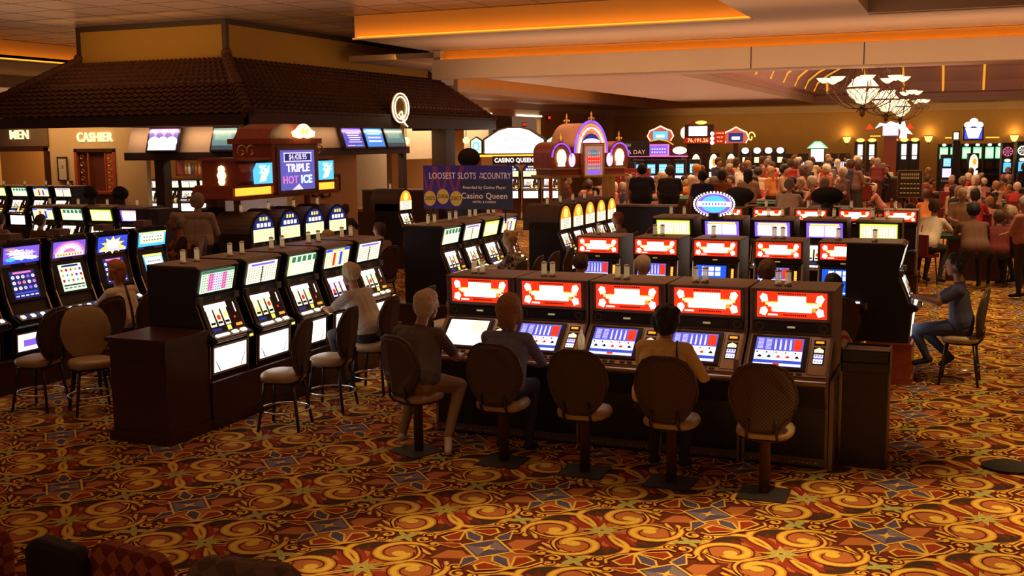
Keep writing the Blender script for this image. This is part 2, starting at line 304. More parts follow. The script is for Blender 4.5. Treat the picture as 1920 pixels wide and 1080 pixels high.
# ---------------------------------------------------------------- shell
m = MB(); m.box(-42, 14, -2, 27, 5.87, 6.0, CEILH); m.box(-42, -13.3, 27, 36, 5.87, 6.0, CEILH)
for k in range(0, 22): m.box(-42, 14, -1+k*1.25, -.985+k*1.25, 5.866, 5.87, INK)
for k in range(0, 34): m.box(-30+k*1.25, -29.985+k*1.25, -2, 27, 5.866, 5.87, INK)
struct('ceiling', m, 'high brown ceiling of large glossy tiles')
m = MB(); m.box(-13.5, 14, 22.9, 26.95, 5.32, 5.86, CEILM); m.box(-4.2, -1.97, -2, 22.9, 5.32, 5.86, CEILM)
m.box(-13.5, -4.2, 22.78, 22.9, 5.30, 5.34, BEAM); m.box(-1.97, 14, 23.05, 23.2, 5.30, 5.34, BEAM); m.box(-13.48, -4.2, 22.885, 22.9, 5.34, 5.86, ORGW)
struct('ceiling_soffit', m, 'lower ceiling soffit framing the two near coffers')
m = MB(); m.box(-13.3, 14, 26.5, 26.62, 4.56, 5.06, BEAM); m.box(-13.3, 14, 26.62, 26.95, 4.56, 4.62, BEAM); m.box(-13.3, 14, 26.86, 26.95, 4.62, 5.31, ORGW)
m.box(-13.3, -13.1, 26.62, 26.86, 4.62, 5.31, BEAM)
for x in (-4.9, -2.35): m.box(x, x+.02, 26.49, 26.5, 4.56, 5.06, INK)
struct('ceiling_beam', m, 'deep beam crossing the hall with a glowing orange cove above it')
m = MB(); m.box(-13.4, -4.25, 22.84, 22.87, 5.345, 5.37, em('cove_lamp_orange', (1, .36, .02), 1.3)); m.box(-1.95, 14, 23.10, 23.13, 5.345, 5.37, MATS['cove_lamp_orange'])
m.box(-13.1, 14, 26.80, 26.84, 5.04, 5.075, MATS['cove_lamp_orange']); tag(link('cove_lamp', m.mesh('cove_lamp')), 'orange strip lamp glowing along the ceiling coves over the hall', 'light')
# far ceiling with vault and side coffer
FB = 60
m = MB()
m.box(-12.2, -7.2, 26.95, FB, 4.6, 4.8, CEILM); m.box(-7.2, 14, 26.95, 28.6, 4.6, 4.8, CEILM); m.box(-7.2, 14, 56.5, FB, 4.6, 4.8, CEILM); m.box(6, 14, 28.6, 56.5, 4.6, 4.8, CEILM)
m.box(-18.7, -16.1, 34, FB, 4.6, 4.8, CEILM); m.box(-16.1, -12.2, 34, FB, 5.15, 5.3, CEILM); m.box(-16.25, -16.1, 34, FB, 4.8, 5.3, ORGW); m.box(-16.1, -12.2, 58, FB, 4.6, 5.2, ORGW)
m.box(-16.1, -12.2, 26.95, 34, 5.15, 5.3, CEILM)
for k in range(24): m.box(-12.2+k*.21, -12.19+k*.21, 27, 56, 4.597, 4.6, BEAM)
struct('ceiling_far', m, 'far ceiling with side coffer beyond the beam')
m = MB(); PINKP = mat('vault_paint', (.52, .30, .24), .8, scale=1, var=.06)
prof = [(0, 4.62), (.12, 4.85), (.12, 5.0), (.3, 5.05), (.5, 5.5), (1.2, 6.1), (2.4, 6.4)]
for (xa, ya, xb, yb) in [(-7.2, 28.6, -7.2, 56.5), (-7.2, 56.5, 6, 56.5)]:
    for i in range(len(prof)-1):
        (a, z0), (b, z1) = prof[i], prof[i+1]
        if xa == xb: m.add([(xa+a-.12, ya, z0), (xa+a-.12, yb, z0), (xa+b-.12, yb, z1), (xa+b-.12, ya, z1)], [(0, 1, 2, 3)], PINKP)
        else: m.add([(xa, yb-a+.12, z0), (xb, yb-a+.12, z0), (xb, yb-b+.12, z1), (xa, yb-b+.12, z1)], [(0, 1, 2, 3)], PINKP)
m.box(-7.4, 6.2, 28.4, 56.7, 6.4, 6.5, PINKP); m.box(-7.2, 6, 28.45, 28.6, 4.8, 6.4, PINKP); m.box(6, 6.1, 28.6, 56.5, 4.8, 6.4, PINKP)
struct('ceiling_vault', m, 'rose painted vault above the gaming tables')
m = MB(); RIB = mat('lit_rib', (.8, .4, .1), .7, 0, .75, (1, .42, .03), sample=False)
for k in range(7):
    x = -6.6+1.75*k; m = MB(); m.tube([(x, 56.0, 5.07), (x, 55.85, 5.4), (x, 55.5, 5.75), (x, 55.1, 6.0), (x, 54.4, 6.22)], .055, RIB, 6); tag(link('vault_rib_light', m.mesh('r')), 'curved orange light rib on the end of the far vault, %s from the left' % ORD[k], 'light', 'orange light ribs of the vault')
for k, y in enumerate(range(32, 56, 3)):
    m = MB(); m.tube([(-6.85, y, 5.07), (-6.7, y, 5.42), (-6.3, y, 5.75), (-5.7, y, 6.08)], .04, RIB, 6); tag(link('vault_rib_light', m.mesh('r')), 'thin orange light rib on the left side of the vault, %s nearest' % ORD[k], 'light', 'orange light ribs of the vault')
m = MB(); m.box(-18.9, 14, FB, FB+.2, 0, 4.62, OCH); struct('wall_back', m, 'ochre back wall of the hall')
m = MB()
for z0, z1 in ((4.25, 4.4), (4.4, 4.6)): m.box(-18.7, 14, FB-.08-(z0-4.25), FB, z0, z1, CEILM)
struct('trim_1', m, 'cornice along the back wall'); m = MB(); m.box(-18.9, -18.7, 34, FB, 0, 2.3, OCH); m.box(-18.9, -18.7, 34, FB, 4.0, 4.6, OCH)
for a, b in ((34, 35), (38.5, 40), (48.5, FB)): m.box(-18.9, -18.7, a, b, 2.3, 4.0, OCH)
m.box(-18.9, -18.7, 42.9, 45, 2.3, 4.0, mat('wall_dark_pier', (.05, .02, .01), .6)); m.box(-18.7, -18.6, 34, FB, 4.3, 4.6, CEILM)
struct('wall_left', m, 'ochre left wall with bright openings'); 
m = MB(); m.box(-21, -20.8, 34, 50, 0, 5, CREAMW); struct('wall_lobby', m, 'bright lobby wall beyond the openings')
area('lobby_ceiling_light', (-19.8, 42.5, 4.4), 1.6, 420, (1, .86, .62), (0, 0, 0), 10)
for a, b, s in ((40.1, 42.5, 'left'), (45.4, 48.3, 'right')): m = MB(); m.box(-18.65, -18.55, a, b, 4.02, 4.09, WHT); tag(link('fluorescent_strip', m.mesh('fs')), 'white strip light over the %s bright opening of the left wall' % s, 'light')
# left side of the hall: cashier wall
m = MB(); m.box(-42, -27.36, 30, 30.2, 2.72, 4.75, CREAMW); m.box(-30.3, -29.15, 30, 30.2, 0, 2.72, CREAMW); m.box(-27.36, -26.0, 30, 30.2, 0, 4.75, CREAMW); m.box(-42, -32.9, 30, 30.2, 0, 2.72, CREAMW)
m.box(-44, -22, 33, 33.2, 0, 4.75, CREAMW); struct('wall_cashier', m, 'cream stucco wall with the cashier window and the restroom passage')
m = MB(); m.box(-42, -25.1, -2, 32, 5.32, 5.45, CEILM); m.box(-25.15, -25.1, -2, 36, 5.32, 5.86, ORGW); m.box(-42, -25.6, 10, 30, 4.95, 5.32, BEAM); m.box(-42, -26.2, 10, 30.2, 4.62, 4.95, CEILM)
struct('ceiling_left', m, 'stepped ceiling over the cashier side'); m = MB(); m.box(-25.08, -25.04, 4, 34, 5.32, 5.36, MATS['cove_lamp_orange'])
tag(link('cove_lamp', m.mesh('cl')), 'thin orange cove lamp on the stepped ceiling at far left', 'light')
area('cove_light', (-24.9, 24, 5.38), .05, 22, AMB, (PI, -.9, 0), 18)
area('cashier_downlight', (-29, 28.6, 4.4), 5, 130, (1, .62, .25), (0, 0, 0), 1.0); area('passage_light', (-31.5, 31.5, 4.5), 3, 160, (1, .5, .12), (0, 0, 0), 2)
V3 = Vector
# ---------------------------------------------------------------- bar pavilion
TILE = mat('clay_roof_tile', (.085, .030, .014), .75, scale=5, var=.5); FASC = mat('fascia_wood', (.045, .022, .014), .6, scale=3, var=.3)
CLER = mat('clerestory_plaster', (.38, .21, .025), .8, scale=2, var=.05); SOFF = mat('soffit_plaster', (.60, .45, .30), .8, scale=2, var=.05)
bar = thing('bar_pavilion', 'big bar pavilion with a brown clay tile hip roof and tall yellow upper storey', 'bar', (-14.5, 20, 0))
def part(name, mb, parent, smooth=False, off=None):
    o = link(name, mb.mesh(name, smooth), parent)
    if off is None: off = parent.matrix_world.translation if parent.parent else parent.location
    return o
def loc(mb, P):   # shift world-built mesh into its thing's frame
    mb.v = [(a-P[0], b-P[1], c-P[2]) for a, b, c in mb.v]; return mb
BP = (-14.5, 20, 0); EX, EXL, TXR, TXL, Y0, Y0T, Y1T, Y1 = -14.5, -23.1, -16.5, -21.05, 20, 22, 32.7, 33.4
m = MB()
def roofface(a, b, c, d, du):   # eave a->b, top d->c ; corrugated tiles in rows
    a, b, c, d = map(Vector, (a, b, c, d)); nrm = (b-a).cross(d-a).normalized(); L_ = (b-a).length; n = int(L_/du)*4; rows = 13; vs = []
    for r in range(rows*2):
        t = (r//2+(r % 2))/rows
        for i in range(n+1):
            s = i/n; p = a.lerp(b, s).lerp(d.lerp(c, s), t); vs.append(p+nrm*(abs(math.sin(PI*i/4+.4))*.07+(.045 if r % 2 == 0 else 0)))
    fs = [(r*(n+1)+i, r*(n+1)+i+1, (r+1)*(n+1)+i+1, (r+1)*(n+1)+i) for r in range(rows*2-1) for i in range(n)]
    m.add(vs, fs, TILE)
ze, zt = 3.52, 4.93
roofface((EXL, Y0, ze), (EX, Y0, ze), (TXR, Y0T, zt), (TXL, Y0T, zt), .26)
roofface((EX, Y0, ze), (EX, Y1, ze), (TXR, Y1T, zt), (TXR, Y0T, zt), .26)
roofface((EXL, Y1, ze), (EXL, Y0, ze), (TXL, Y0T, zt), (TXL, Y1T, zt), .5)
part('tile_roof', loc(m, BP), bar)
m = MB(); 
for a, b in (((EX, Y0, ze+.05), (TXR, Y0T, zt+.05)), ((EX, Y1, ze+.05), (TXR, Y1T, zt+.05)), ((EXL, Y0, ze+.05), (TXL, Y0T, zt+.08))):
    A, B = Vector(a), Vector(b)
    m = MB()
    for k in range(14): m.tube([A.lerp(B, k/14), A.lerp(B, (k+1.15)/14)], [.15, .12], TILE, 8)
    m.ball(tuple(B+V3((0, 0, .08))), .13, TILE); part('ridge_tiles', loc(m, BP), bar)
m = MB(); m.box(TXL, TXR, Y0T, Y1T, zt-.3, 5.86, CLER); part('clerestory', loc(m, BP), bar)
m = MB(); e = .03
for (x0, x1, y0, y1, z0, z1) in ((TXL-e, TXR+e, Y0T-e, Y0T, 5.74, 5.87), (TXR, TXR+e, Y0T, Y1T, 5.74, 5.87), (TXL-e, TXL+.09, Y0T-e, Y0T, zt, 5.74), (TXR-.09, TXR+e, Y0T-e, Y0T+.09, zt, 5.74), (TXR, TXR+e, Y1T-.1, Y1T+e, zt, 5.74)):
    m.box(x0, x1, y0, y1, z0, z1, FASC)
part('clerestory_trim', loc(m, BP), bar)
m = MB(); m.box(EXL, EX, Y0, Y0+.12, 3.32, 3.56, FASC); m.box(EX-.12, EX+.04, Y0, Y1+.04, 3.29, 3.66, FASC); m.box(EXL, EX, Y0+.1, Y1, 3.42, 3.5, SOFF); m.box(EX-3, EX, Y1-.1, Y1, 3.29, 3.56, FASC)
part('eaves_board', loc(m, BP), bar)
m = MB(); m.prism([(20.55, 3.3), (20.35, 2.72), (20.6, 2.72), (20.7, 3.3)], -18.2, -14.9, SOFF)
m.prism([(-14.95, 3.3), (-14.85, 2.78), (-15.1, 2.78), (-15.2, 3.3)], 20.6, 27.9, SOFF, 'y'); part('screen_bulkhead', loc(m, BP), bar)
m = MB(); m.box(-18.22, -14.8, 20.28, 20.62, 2.55, 2.73, FASC); m.box(-15.1, -14.78, 20.3, 27.95, 2.60, 2.79, FASC); part('bulkhead_trim', loc(m, BP), bar)
m = MB(); m.box(-15.35, -15.15, 22.6, 25.6, 0, 2.62, CREAMW); part('side_wall', loc(m, BP), bar)
m = MB(); m.box(-18.3, -15.3, 23.6, 23.8, 0, 2.9, mat('bar_lilac_wall', (.40, .36, .44), .8)); part('inner_wall', loc(m, BP), bar)
for (x, y, r, zt_) in ((-17.3, 20.5, .13, 2.56), (-15.85, 20.5, .15, 2.56), (-14.95, 30.4, .24, 3.4), (-14.95, 31.0, .10, 3.4), (-15.0, 27.9, .09, 2.6)):
    m = MB(); m.box(x-r, x+r, y-r, y+r, 0, zt_, FASC); m.box(x-r*1.25, x+r*1.25, y-r*1.25, y+r*1.25, 0, .25, FASC); o = part('column', loc(m, BP), bar)
m = MB(); m.box(-19.5, -15.6, 20.9, 21.5, 0, 1.05, WOODD); m.box(-19.6, -15.5, 20.8, 21.6, 1.05, 1.12, REDW); part('bar_counter', loc(m, BP), bar)
m = MB(); m.box(-15.6, -15.0, 26, 30.2, 0, 1.05, WOODD); m.box(-15.7, -14.9, 25.9, 30.3, 1.05, 1.12, REDW); part('side_counter', loc(m, BP), bar)
m = MB(); m.box(-19.2, -15.7, 23.25, 23.55, 2.1, 2.14, REDW); m.box(-19.2, -15.7, 23.25, 23.55, 2.5, 2.54, REDW); m.box(-19.2, -19.15, 23.25, 23.55, 2.1, 3.3, REDW); part('bottle_shelf', loc(m, BP), bar)
rnd = random.Random(4)
bm = []
for k, c in enumerate([(.5, .25, .05), (.7, .65, .55), (.05, .12, .05), (.5, .08, .03)]):
    b = MB(); b.lathe([(.036, 0), (.036, .16), (.014, .21), (.014, .28)], mat('bottle_glass_%d' % k, c, .15, emit=.15, ecol=c, sample=False), n=8); bm.append(b.mesh('bottle', True))
for k in range(30):
    x = -19.0+k*.11; z = 2.14
    tag(link('bottle', bm[k % 4], None, (x, 23.4, z)), 'small liquor bottle lined up on the bar back shelf', 'bottle', 'bottles on the bar back shelf')
for k in range(14):
    tag(link('bottle', bm[(k*3) % 4], None, (-15.35, 26.3+k*.27, 1.12)), 'bottle standing on the side counter of the bar', 'bottle', 'bottles on the side counter')
area('bar_lamp', (-17, 22.3, 3.35), 2, 60, (1, .75, .5), (0, 0, 0), 1); area('bar_lamp', (-15.9, 27.5, 3.35), 1, 90, (1, .6, .3), (0, 0, 0), 6)
area('bulkhead_wash', (-14.68, 24.2, 3.27), .06, 14, (1, .62, .38), (0, .5, 0), 7); area('bulkhead_wash', (-16.6, 20.17, 3.27), 3.3, 14, (1, .62, .38), (.5, 0, 0), .06)
# hanging globe lamps seen under the eaves
for i, (x, y) in enumerate(((-15.4, 28.6), (-15.5, 29.1), (-14.7, 31.6), (-15.4, 27.9))):
    t = thing('globe_pendant', 'small warm globe pendant under the bar eaves, %s from the tall column' % ORD[i], 'lamp', (x, y, 2.95), 0, 'globe pendants under the bar eaves')
    m = MB(); m.ball((0, 0, 0), .11, em('globe_warm', (1, .72, .3), 2.0, True)); link('globe', m.mesh('globe', True), t); m = MB(); m.tube([(0, 0, .09), (0, 0, .55)], .012, STEEL, 6); link('rod', m.mesh('rod'), t)
# televisions: (centre, facing, tilt, w,h, kind)
def tv(c, face, w_, h_, kind, label):
    t = thing('television', label, 'television', c, {'front': 0, 'right': PI/2}[face]); tl = .28
    v = Vector((0, math.sin(tl)*-1, math.cos(tl))); v = Vector((0, .32, 1)).normalized(); F = FR((0, 0, 0), (1, 0, 0), v)
    m = MB(); m.slab(F, -w_/2-.04, -h_/2-.04, w_/2+.04, h_/2+.04, -.09, 0, BLK); m.box(-.06, .06, .08, .5, -.05, .05, BLK); link('casing', m.mesh('casing'), t)
    m = MB()
    def s(a, b, c_, d, mt, e=.002): m.slab(F, a*w_-w_/2, b*h_-h_/2, c_*w_-w_/2, d*h_-h_/2, .001+e, .003+e, mt)
    if kind == 'balls':
        s(0, 0, 1, 1, em('tv_slate', (.16, .14, .45), .9), 0)
        for k in range(3): m.disc(F, (k-1)*w_*.3, -h_*.12, w_*.2, h_*.26, .005, .007, WHT2); m.poly(F, [((k-1)*w_*.3-w_*.15, h_*.5), ((k-1)*w_*.3+w_*.16, h_*.5), ((k-1)*w_*.3+.02, h_*.12)], .006, .008, PNK)
        s(.02, .0, .98, .2, WHT2, .005)
    elif kind == 'teal': s(0, 0, 1, 1, TEAL, 0); s(.1, .45, .8, .75, em('tv_teal_light', (.24, .45, .42), .7)); s(0, 0, 1, .2, em('tv_deep', (.06, .10, .14), .6))
    elif kind == 'pale': s(0, 0, 1, 1, em('tv_pale', (.45, .72, .72), 1), 0); s(.3, .1, .8, .5, em('tv_pale2', (.7, .95, .9), 1))
    elif kind == 'text':
        s(0, 0, 1, 1, em('tv_violet', (.10, .09, .55), 1), 0); s(0, .85, 1, .97, PUR)
        for k in range(5): s(.18+.03*k % .1, .72-k*.12, .9-.07*(k % 2), .77-k*.12, LAV)
        s(.1, .06, .5, .1, LAV); s(.55, .06, .9, .1, CYN)
    else:
        s(0, 0, 1, 1, em('tv_azure', (.05, .28, .85), 1), 0)
        for k in range(4): s(.12, .86-k*.2, .88, .95-k*.2, (CYN, CYN, PNK, LAV)[k]); [s(.15+.09*j, .88-k*.2, .19+.09*j, .93-k*.2, WHT2, .004) for j in range(8)]
    link('screen', m.mesh('screen'), t); return t
tv((-17.0, 20.2, 3.02), 'front', .82, .5, 'balls', 'tilted television showing three white balls under the front bar eaves')
tv((-15.35, 20.25, 3.02), 'front', .62, .5, 'teal', 'tilted television with a dim teal picture near the corner of the bar')
tv((-14.75, 22.3, 3.04), 'right', 1.0, .5, 'pale', 'tilted television with a pale blue picture partly behind the gold crown sign')
tv((-14.72, 24.75, 3.04), 'right', .92, .5, 'text', 'tilted television with lines of white text on violet')
tv((-14.72, 25.85, 3.04), 'right', .92, .5, 'blue', 'tilted television with bright cyan and pink lettering')
tv((-14.72, 26.98, 3.04), 'right', .98, .5, 'teal', 'tilted television with a dim teal picture, rightmost under the eaves')
# Q sign
t = thing('letter_sign', 'glowing round letter Q sign fixed on the brown tile roof', 'sign', (-14.3, 26.55, 3.83), PI/2-.45)
F = FR((0, 0, 0), (1, 0, 0), (0, 0, 1)); m = MB(); m.disc(F, 0, 0, .30, .42, -.22, 0, mat('sign_bronze', (.25, .14, .05), .4, .5), 28); m.box(-.04, .04, .1, 1.2, -.1, 0, STEEL); m.slab(F, .0, -.55, .16, -.35, -.15, 0, MATS['sign_bronze']); link('sign_body', m.mesh('b'), t)
m = MB(); NEO = em('neon_cream', (1, .92, .55), 2.6, True); Q = lambda a, b, n=28: [(a*math.cos(2*PI*i/n), -.03, b*math.sin(2*PI*i/n)) for i in range(n)]
m.tube(Q(.27, .39), .016, NEO, 6, True); m.tube(Q(.19, .30), .016, NEO, 6, True); m.tube([(.0, -.03, -.1), (-.07, -.03, -.18), (0, -.03, -.24), (.07, -.03, -.32), (.16, -.03, -.45), (.22, -.03, -.50)], .016, NEO, 6); m.tube([(.03, -.03, -.08), (.06, -.03, -.2), (.12, -.03, -.42)], .016, NEO, 6)
link('neon_letter', m.mesh('n'), t)
# cashier and restroom
SG = em('sign_letters', (1, .93, .42), 1.5, True)
def wordsign(name, txt, c, size, rz, label, back=None, sx=1, m_=None, bold=.006):
    t = thing(name, label, 'sign', c, rz); F = FR((0, 0, 0), (1, 0, 0), (0, 0, 1)); m = MB(); text_mb(m, F, txt, size, m_ or SG, .05, sx=sx, off=.0, bold=bold)
    link('lettering', m.mesh('l'), t)
    if back: b = MB(); b.slab(F, -back[0]/2, -back[1]/2, back[0]/2, back[1]/2, -.06, -.002, back[2]); link('sign_board', b.mesh('b'), t)
    return t
wordsign('cashier_sign', 'CASHIER', (-28.2, 29.995, 3.18), .45, 0, 'glowing CASHIER letters above the dark cashier window', sx=.86)
wordsign('restroom_sign', 'MEN', (-31.6, 29.93, 3.30), .46, 0, 'glowing MEN letters above the restroom passage', (2.6, .8, mat('sign_panel_brown', (.16, .09, .06), .6)), sx=.95)
t = thing('cashier_window', 'dark red cashier window with ornate ironwork under the cashier letters', 'window', (-28.25, 30.02, 0)); m = MB(); m.box(-.92, -.8, -.06, .06, 0, 2.74, REDW); m.box(.8, .92, -.06, .06, 0, 2.74, REDW); m.box(-.92, .92, -.06, .06, 2.68, 2.8, WOODD); m.box(-.35, -.29, -.03, .03, 1.3, 2.7, REDW); m.box(.42, .48, -.03, .03, 1.3, 2.7, REDW); link('frame', m.mesh('f'), t)
m = MB(); m.box(-.9, .9, .1, .15, 0, 2.75, mat('cashier_dark', (.10, .02, .01), .4)); m.box(.45, .8, .0, .1, 1.3, 2.7, mat('cashier_amber', (.4, .10, .03), .4)); link('interior', m.mesh('i'), t)
m = MB(); m.box(-1, 1.0, -.5, .05, 0, 1.25, WOODD); m.box(-1.1, 1.1, -.55, .08, 1.25, 1.33, REDW); link('counter', m.mesh('c'), t)
m = MB()
for s in (-.6, .63):
    for k in range(5): m.tube([(s+.1*math.cos(a)*(1-a/9), -.02, 1.5+k*.25+.1*math.sin(a)*(1-a/9)) for a in np.linspace(0, 7, 14)], .01, GOLD, 5)
link('ironwork', m.mesh('i'), t)
m = MB(); m.box(-30.5, -30.38, 29.9, 30.1, 0, 2.85, WOODD); m.box(-33, -30.38, 29.9, 30.1, 2.74, 2.87, WOODD); struct('trim_2', m, 'dark wood surround of the restroom passage')
def frame(name, label, c, w_, h_, rz, paper):
    t = thing(name, label, 'picture frame', c, rz); F = FR((0, 0, 0), (1, 0, 0), (0, 0, 1)); m = MB()
    for a, b, c_, d in ((-w_/2, -h_/2, -w_/2+.04, h_/2), (w_/2-.04, -h_/2, w_/2, h_/2), (-w_/2, -h_/2, w_/2, -h_/2+.04), (-w_/2, h_/2-.04, w_/2, h_/2)): m.slab(F, a, b, c_, d, 0, .04, WOODD)
    link('frame', m.mesh('f'), t); m = MB(); m.slab(F, -w_/2+.03, -h_/2+.03, w_/2-.03, h_/2-.03, 0, .015, paper); m.slab(F, -.04, .02, .04, .12, .015, .02, GOLD); link('sheet', m.mesh('s'), t)
PAP = mat('framed_paper', (.55, .48, .42), .5)
frame('framed_notice', 'tall framed white notice on the cream wall left of the cashier window', (-29.7, 29.96, 2.1), .46, .85, 0, PAP)
frame('framed_notice', 'small brown plaque on the cream wall below the tall framed notice', (-29.45, 29.96, 1.5), .34, .36, 0, OCH)
for i, (y, z) in enumerate(((23.55, 2.25), (24.0, 2.25), (23.55, 1.8), (24.0, 1.75), (24.5, 1.9))):
    frame('framed_licence', ['upper left framed licence on the side wall of the bar', 'upper right framed licence on the side wall of the bar', 'lower left framed licence on the side wall of the bar', 'lower right framed licence on the side wall of the bar', 'brown wooden plaque beside the framed licences on the side wall of the bar'][i], (-15.13, y, z), .36, .42, PI/2, PAP if i < 4 else OCH)
# ---------------------------------------------------------------- slot machines
# every machine is built facing -Y with its origin on the floor below the front of the cabinet
def strokes(m, F, cols, rows, u0, v0, u1, v1, mt, d=.004, fu=.5, fv=.45, skip=()):
    for i in range(cols):
        for j in range(rows):
            if (i, j) in skip: continue
            a = u0+(u1-u0)*(i+.5-fu/2)/cols; b = u0+(u1-u0)*(i+.5+fu/2)/cols; c = v0+(v1-v0)*(j+.5-fv/2)/rows; e = v0+(v1-v0)*(j+.5+fv/2)/rows
            m.slab(F, a, c, b, e, d, d+.0015, mt)
def pay_glass(F, w_, h_, kind):
    m = MB(); H = h_/2; W = w_/2
    if kind == 0: # pale green with pink columns
        m.slab(F, -W, -H, W, H, 0, .003, PALEG); m.slab(F, -.28*w_, -.42*h_, -.12*w_, .36*h_, .003, .004, PNK); m.slab(F, .14*w_, -.42*h_, .28*w_, .36*h_, .003, .004, PNK); m.slab(F, -.10*w_, -.45*h_, .12*w_, .36*h_, .003, .004, LAV)
        m.slab(F, -W, .38*h_, W, H, .003, .004, mat('glass_green_dark', (.05, .2, .1), .3, 0, .4, (.1, .5, .25), sample=False)); strokes(m, F, 14, 7, -W+.01, -H+.01, W-.01, .36*h_, INK, .0045, .35, .3)
    elif kind == 1: # cream white full table
        m.slab(F, -W, -H, W, H, 0, .003, CREAM); m.slab(F, -.01, -H, .01, .3*h_, .003, .004, INK); strokes(m, F, 12, 6, -W+.01, -H+.015, W-.01, .3*h_, mat('print_grey', (.35, .33, .25), .5), .0045, .3, .3); m.slab(F, -.4*w_, .34*h_, .4*w_, .44*h_, .003, .004, PUR)
    elif kind == 2: # green letters
        m.slab(F, -W, -H, W, H, 0, .003, PALEG); [m.slab(F, -.4*w_+k*.2*w_, .16*h_, -.27*w_+k*.2*w_, .44*h_, .003, .004, mat('glass_green_dark', (.05, .2, .1), .3, 0, .4, (.1, .5, .25), sample=False)) for k in range(5)]; strokes(m, F, 11, 5, -W+.01, -H+.01, W-.01, .14*h_, PALEY, .0045, .6, .5); m.slab(F, -W, -H, -W+.015, H, .003, .005, YEL)
    elif kind == 3: # white with red and blue columns
        m.slab(F, -W, -H, W, H, 0, .003, PALEY); m.slab(F, -.18*w_, -.4*h_, -.08*w_, .3*h_, .003, .004, RED); m.slab(F, .1*w_, -.4*h_, .2*w_, .3*h_, .003, .004, BLU); m.slab(F, -W, .36*h_, W, H, .003, .004, BLU); m.slab(F, -.25*w_, .38*h_, .25*w_, .47*h_, .004, .005, YEL)
        strokes(m, F, 10, 8, -W+.01, -H+.01, W-.01, .3*h_, INK, .0045, .3, .25)
    elif kind == 4: # yellow twin table
        m.slab(F, -W, -H, W, H, 0, .003, mat('glass_lime', (.5, .6, .1), .3, 0, 1.1, (.85, 1, .12), sample=False)); m.slab(F, -.46*w_, -.42*h_, -.01*w_, .36*h_, .003, .004, CREAM); m.slab(F, .01*w_, -.42*h_, .46*w_, .36*h_, .003, .004, CREAM); strokes(m, F, 12, 7, -.45*w_, -.4*h_, .45*w_, .34*h_, INK, .0045, .3, .3)
    elif kind == 5: # violet bordered twin table
        m.slab(F, -W, -H, W, H, 0, .003, PUR); m.slab(F, -.42*w_, -.42*h_, -.01*w_, .3*h_, .003, .004, WHT2); m.slab(F, .01*w_, -.42*h_, .42*w_, .3*h_, .003, .004, WHT2); m.slab(F, -.4*w_, .33*h_, .4*w_, .45*h_, .003, .004, YEL); strokes(m, F, 12, 6, -.41*w_, -.4*h_, .41*w_, .28*h_, INK, .0045, .3, .3)
    elif kind == 6: # purple night burst
        m.slab(F, -W, -H, W, H, 0, .003, PUR); m.slab(F, -W, -H, W, -.3*h_, .003, .004, BLU)
        for k, (a, b, r) in enumerate(((-.15, .15, .3), (.15, .1, .28), (.0, -.1, .34), (.3, -.22, .2), (-.3, -.25, .18))): m.poly(F, [(a*w_+(r*w_*.6 if i % 2 else r*w_)*math.cos(i*PI/8), b*h_+(r*h_*.5 if i % 2 else r*h_*.75)*math.sin(i*PI/8)) for i in range(16)], .003+k*.0005, .0045+k*.0005, (WHT2, LAV, WHT2, CREAM, CYN)[k])
        strokes(m, F, 9, 2, -.36*w_, -.12*h_, .36*w_, .32*h_, PUR, .007, .25, .4); m.slab(F, -.44*w_, .34*h_, -.2*w_, .42*h_, .005, .007, ORG)
    elif kind == 7: # pink arch rainbow
        m.slab(F, -W, -H, W, H, 0, .003, PUR)
        for k, (r, mt) in enumerate(((.48, PNK), (.40, LAV), (.30, WHT2), (.2, PNK))): m.poly(F, [(r*w_*math.cos(i*PI/14), -.25*h_+r*h_*1.5*math.sin(i*PI/14)) for i in range(15)], .003+k*.001, .004+k*.001, mt)
        m.slab(F, -.44*w_, -.46*h_, .44*w_, -.2*h_, .008, .009, PALEY); strokes(m, F, 9, 1, -.4*w_, -.42*h_, .4*w_, -.26*h_, RED, .0095, .4, .7)
    elif kind == 8: # sunburst
        m.slab(F, -W, -H, W, H, 0, .003, BLU); m.poly(F, [((.42 if i % 2 else .25)*w_*math.cos(i*PI/10), -.1*h_+(.6 if i % 2 else .35)*h_*math.sin(i*PI/10)) for i in range(20)], .003, .005, YEL); m.disc(F, 0, -.05*h_, .22*w_, .32*h_, .005, .007, WHT2); m.slab(F, -.45*w_, -.49*h_, .45*w_, -.3*h_, .007, .008, LAV); m.disc(F, -.3*w_, -.3*h_, .1*w_, .12*h_, .008, .009, YEL); m.disc(F, .3*w_, -.3*h_, .1*w_, .12*h_, .008, .009, YEL)
    else: # island scene
        m.slab(F, -W, -H, W, H, 0, .003, CYN); m.slab(F, -.44*w_, -.3*h_, .44*w_, .36*h_, .003, .004, PALEY); m.slab(F, -.4*w_, .0, .4*w_, .3*h_, .004, .005, WHT2); strokes(m, F, 7, 2, -.36*w_, -.2*h_, .36*w_, .28*h_, TEAL, .0055, .6, .3); m.slab(F, -W, .4*h_, W, H, .004, .005, YEL)
    return m
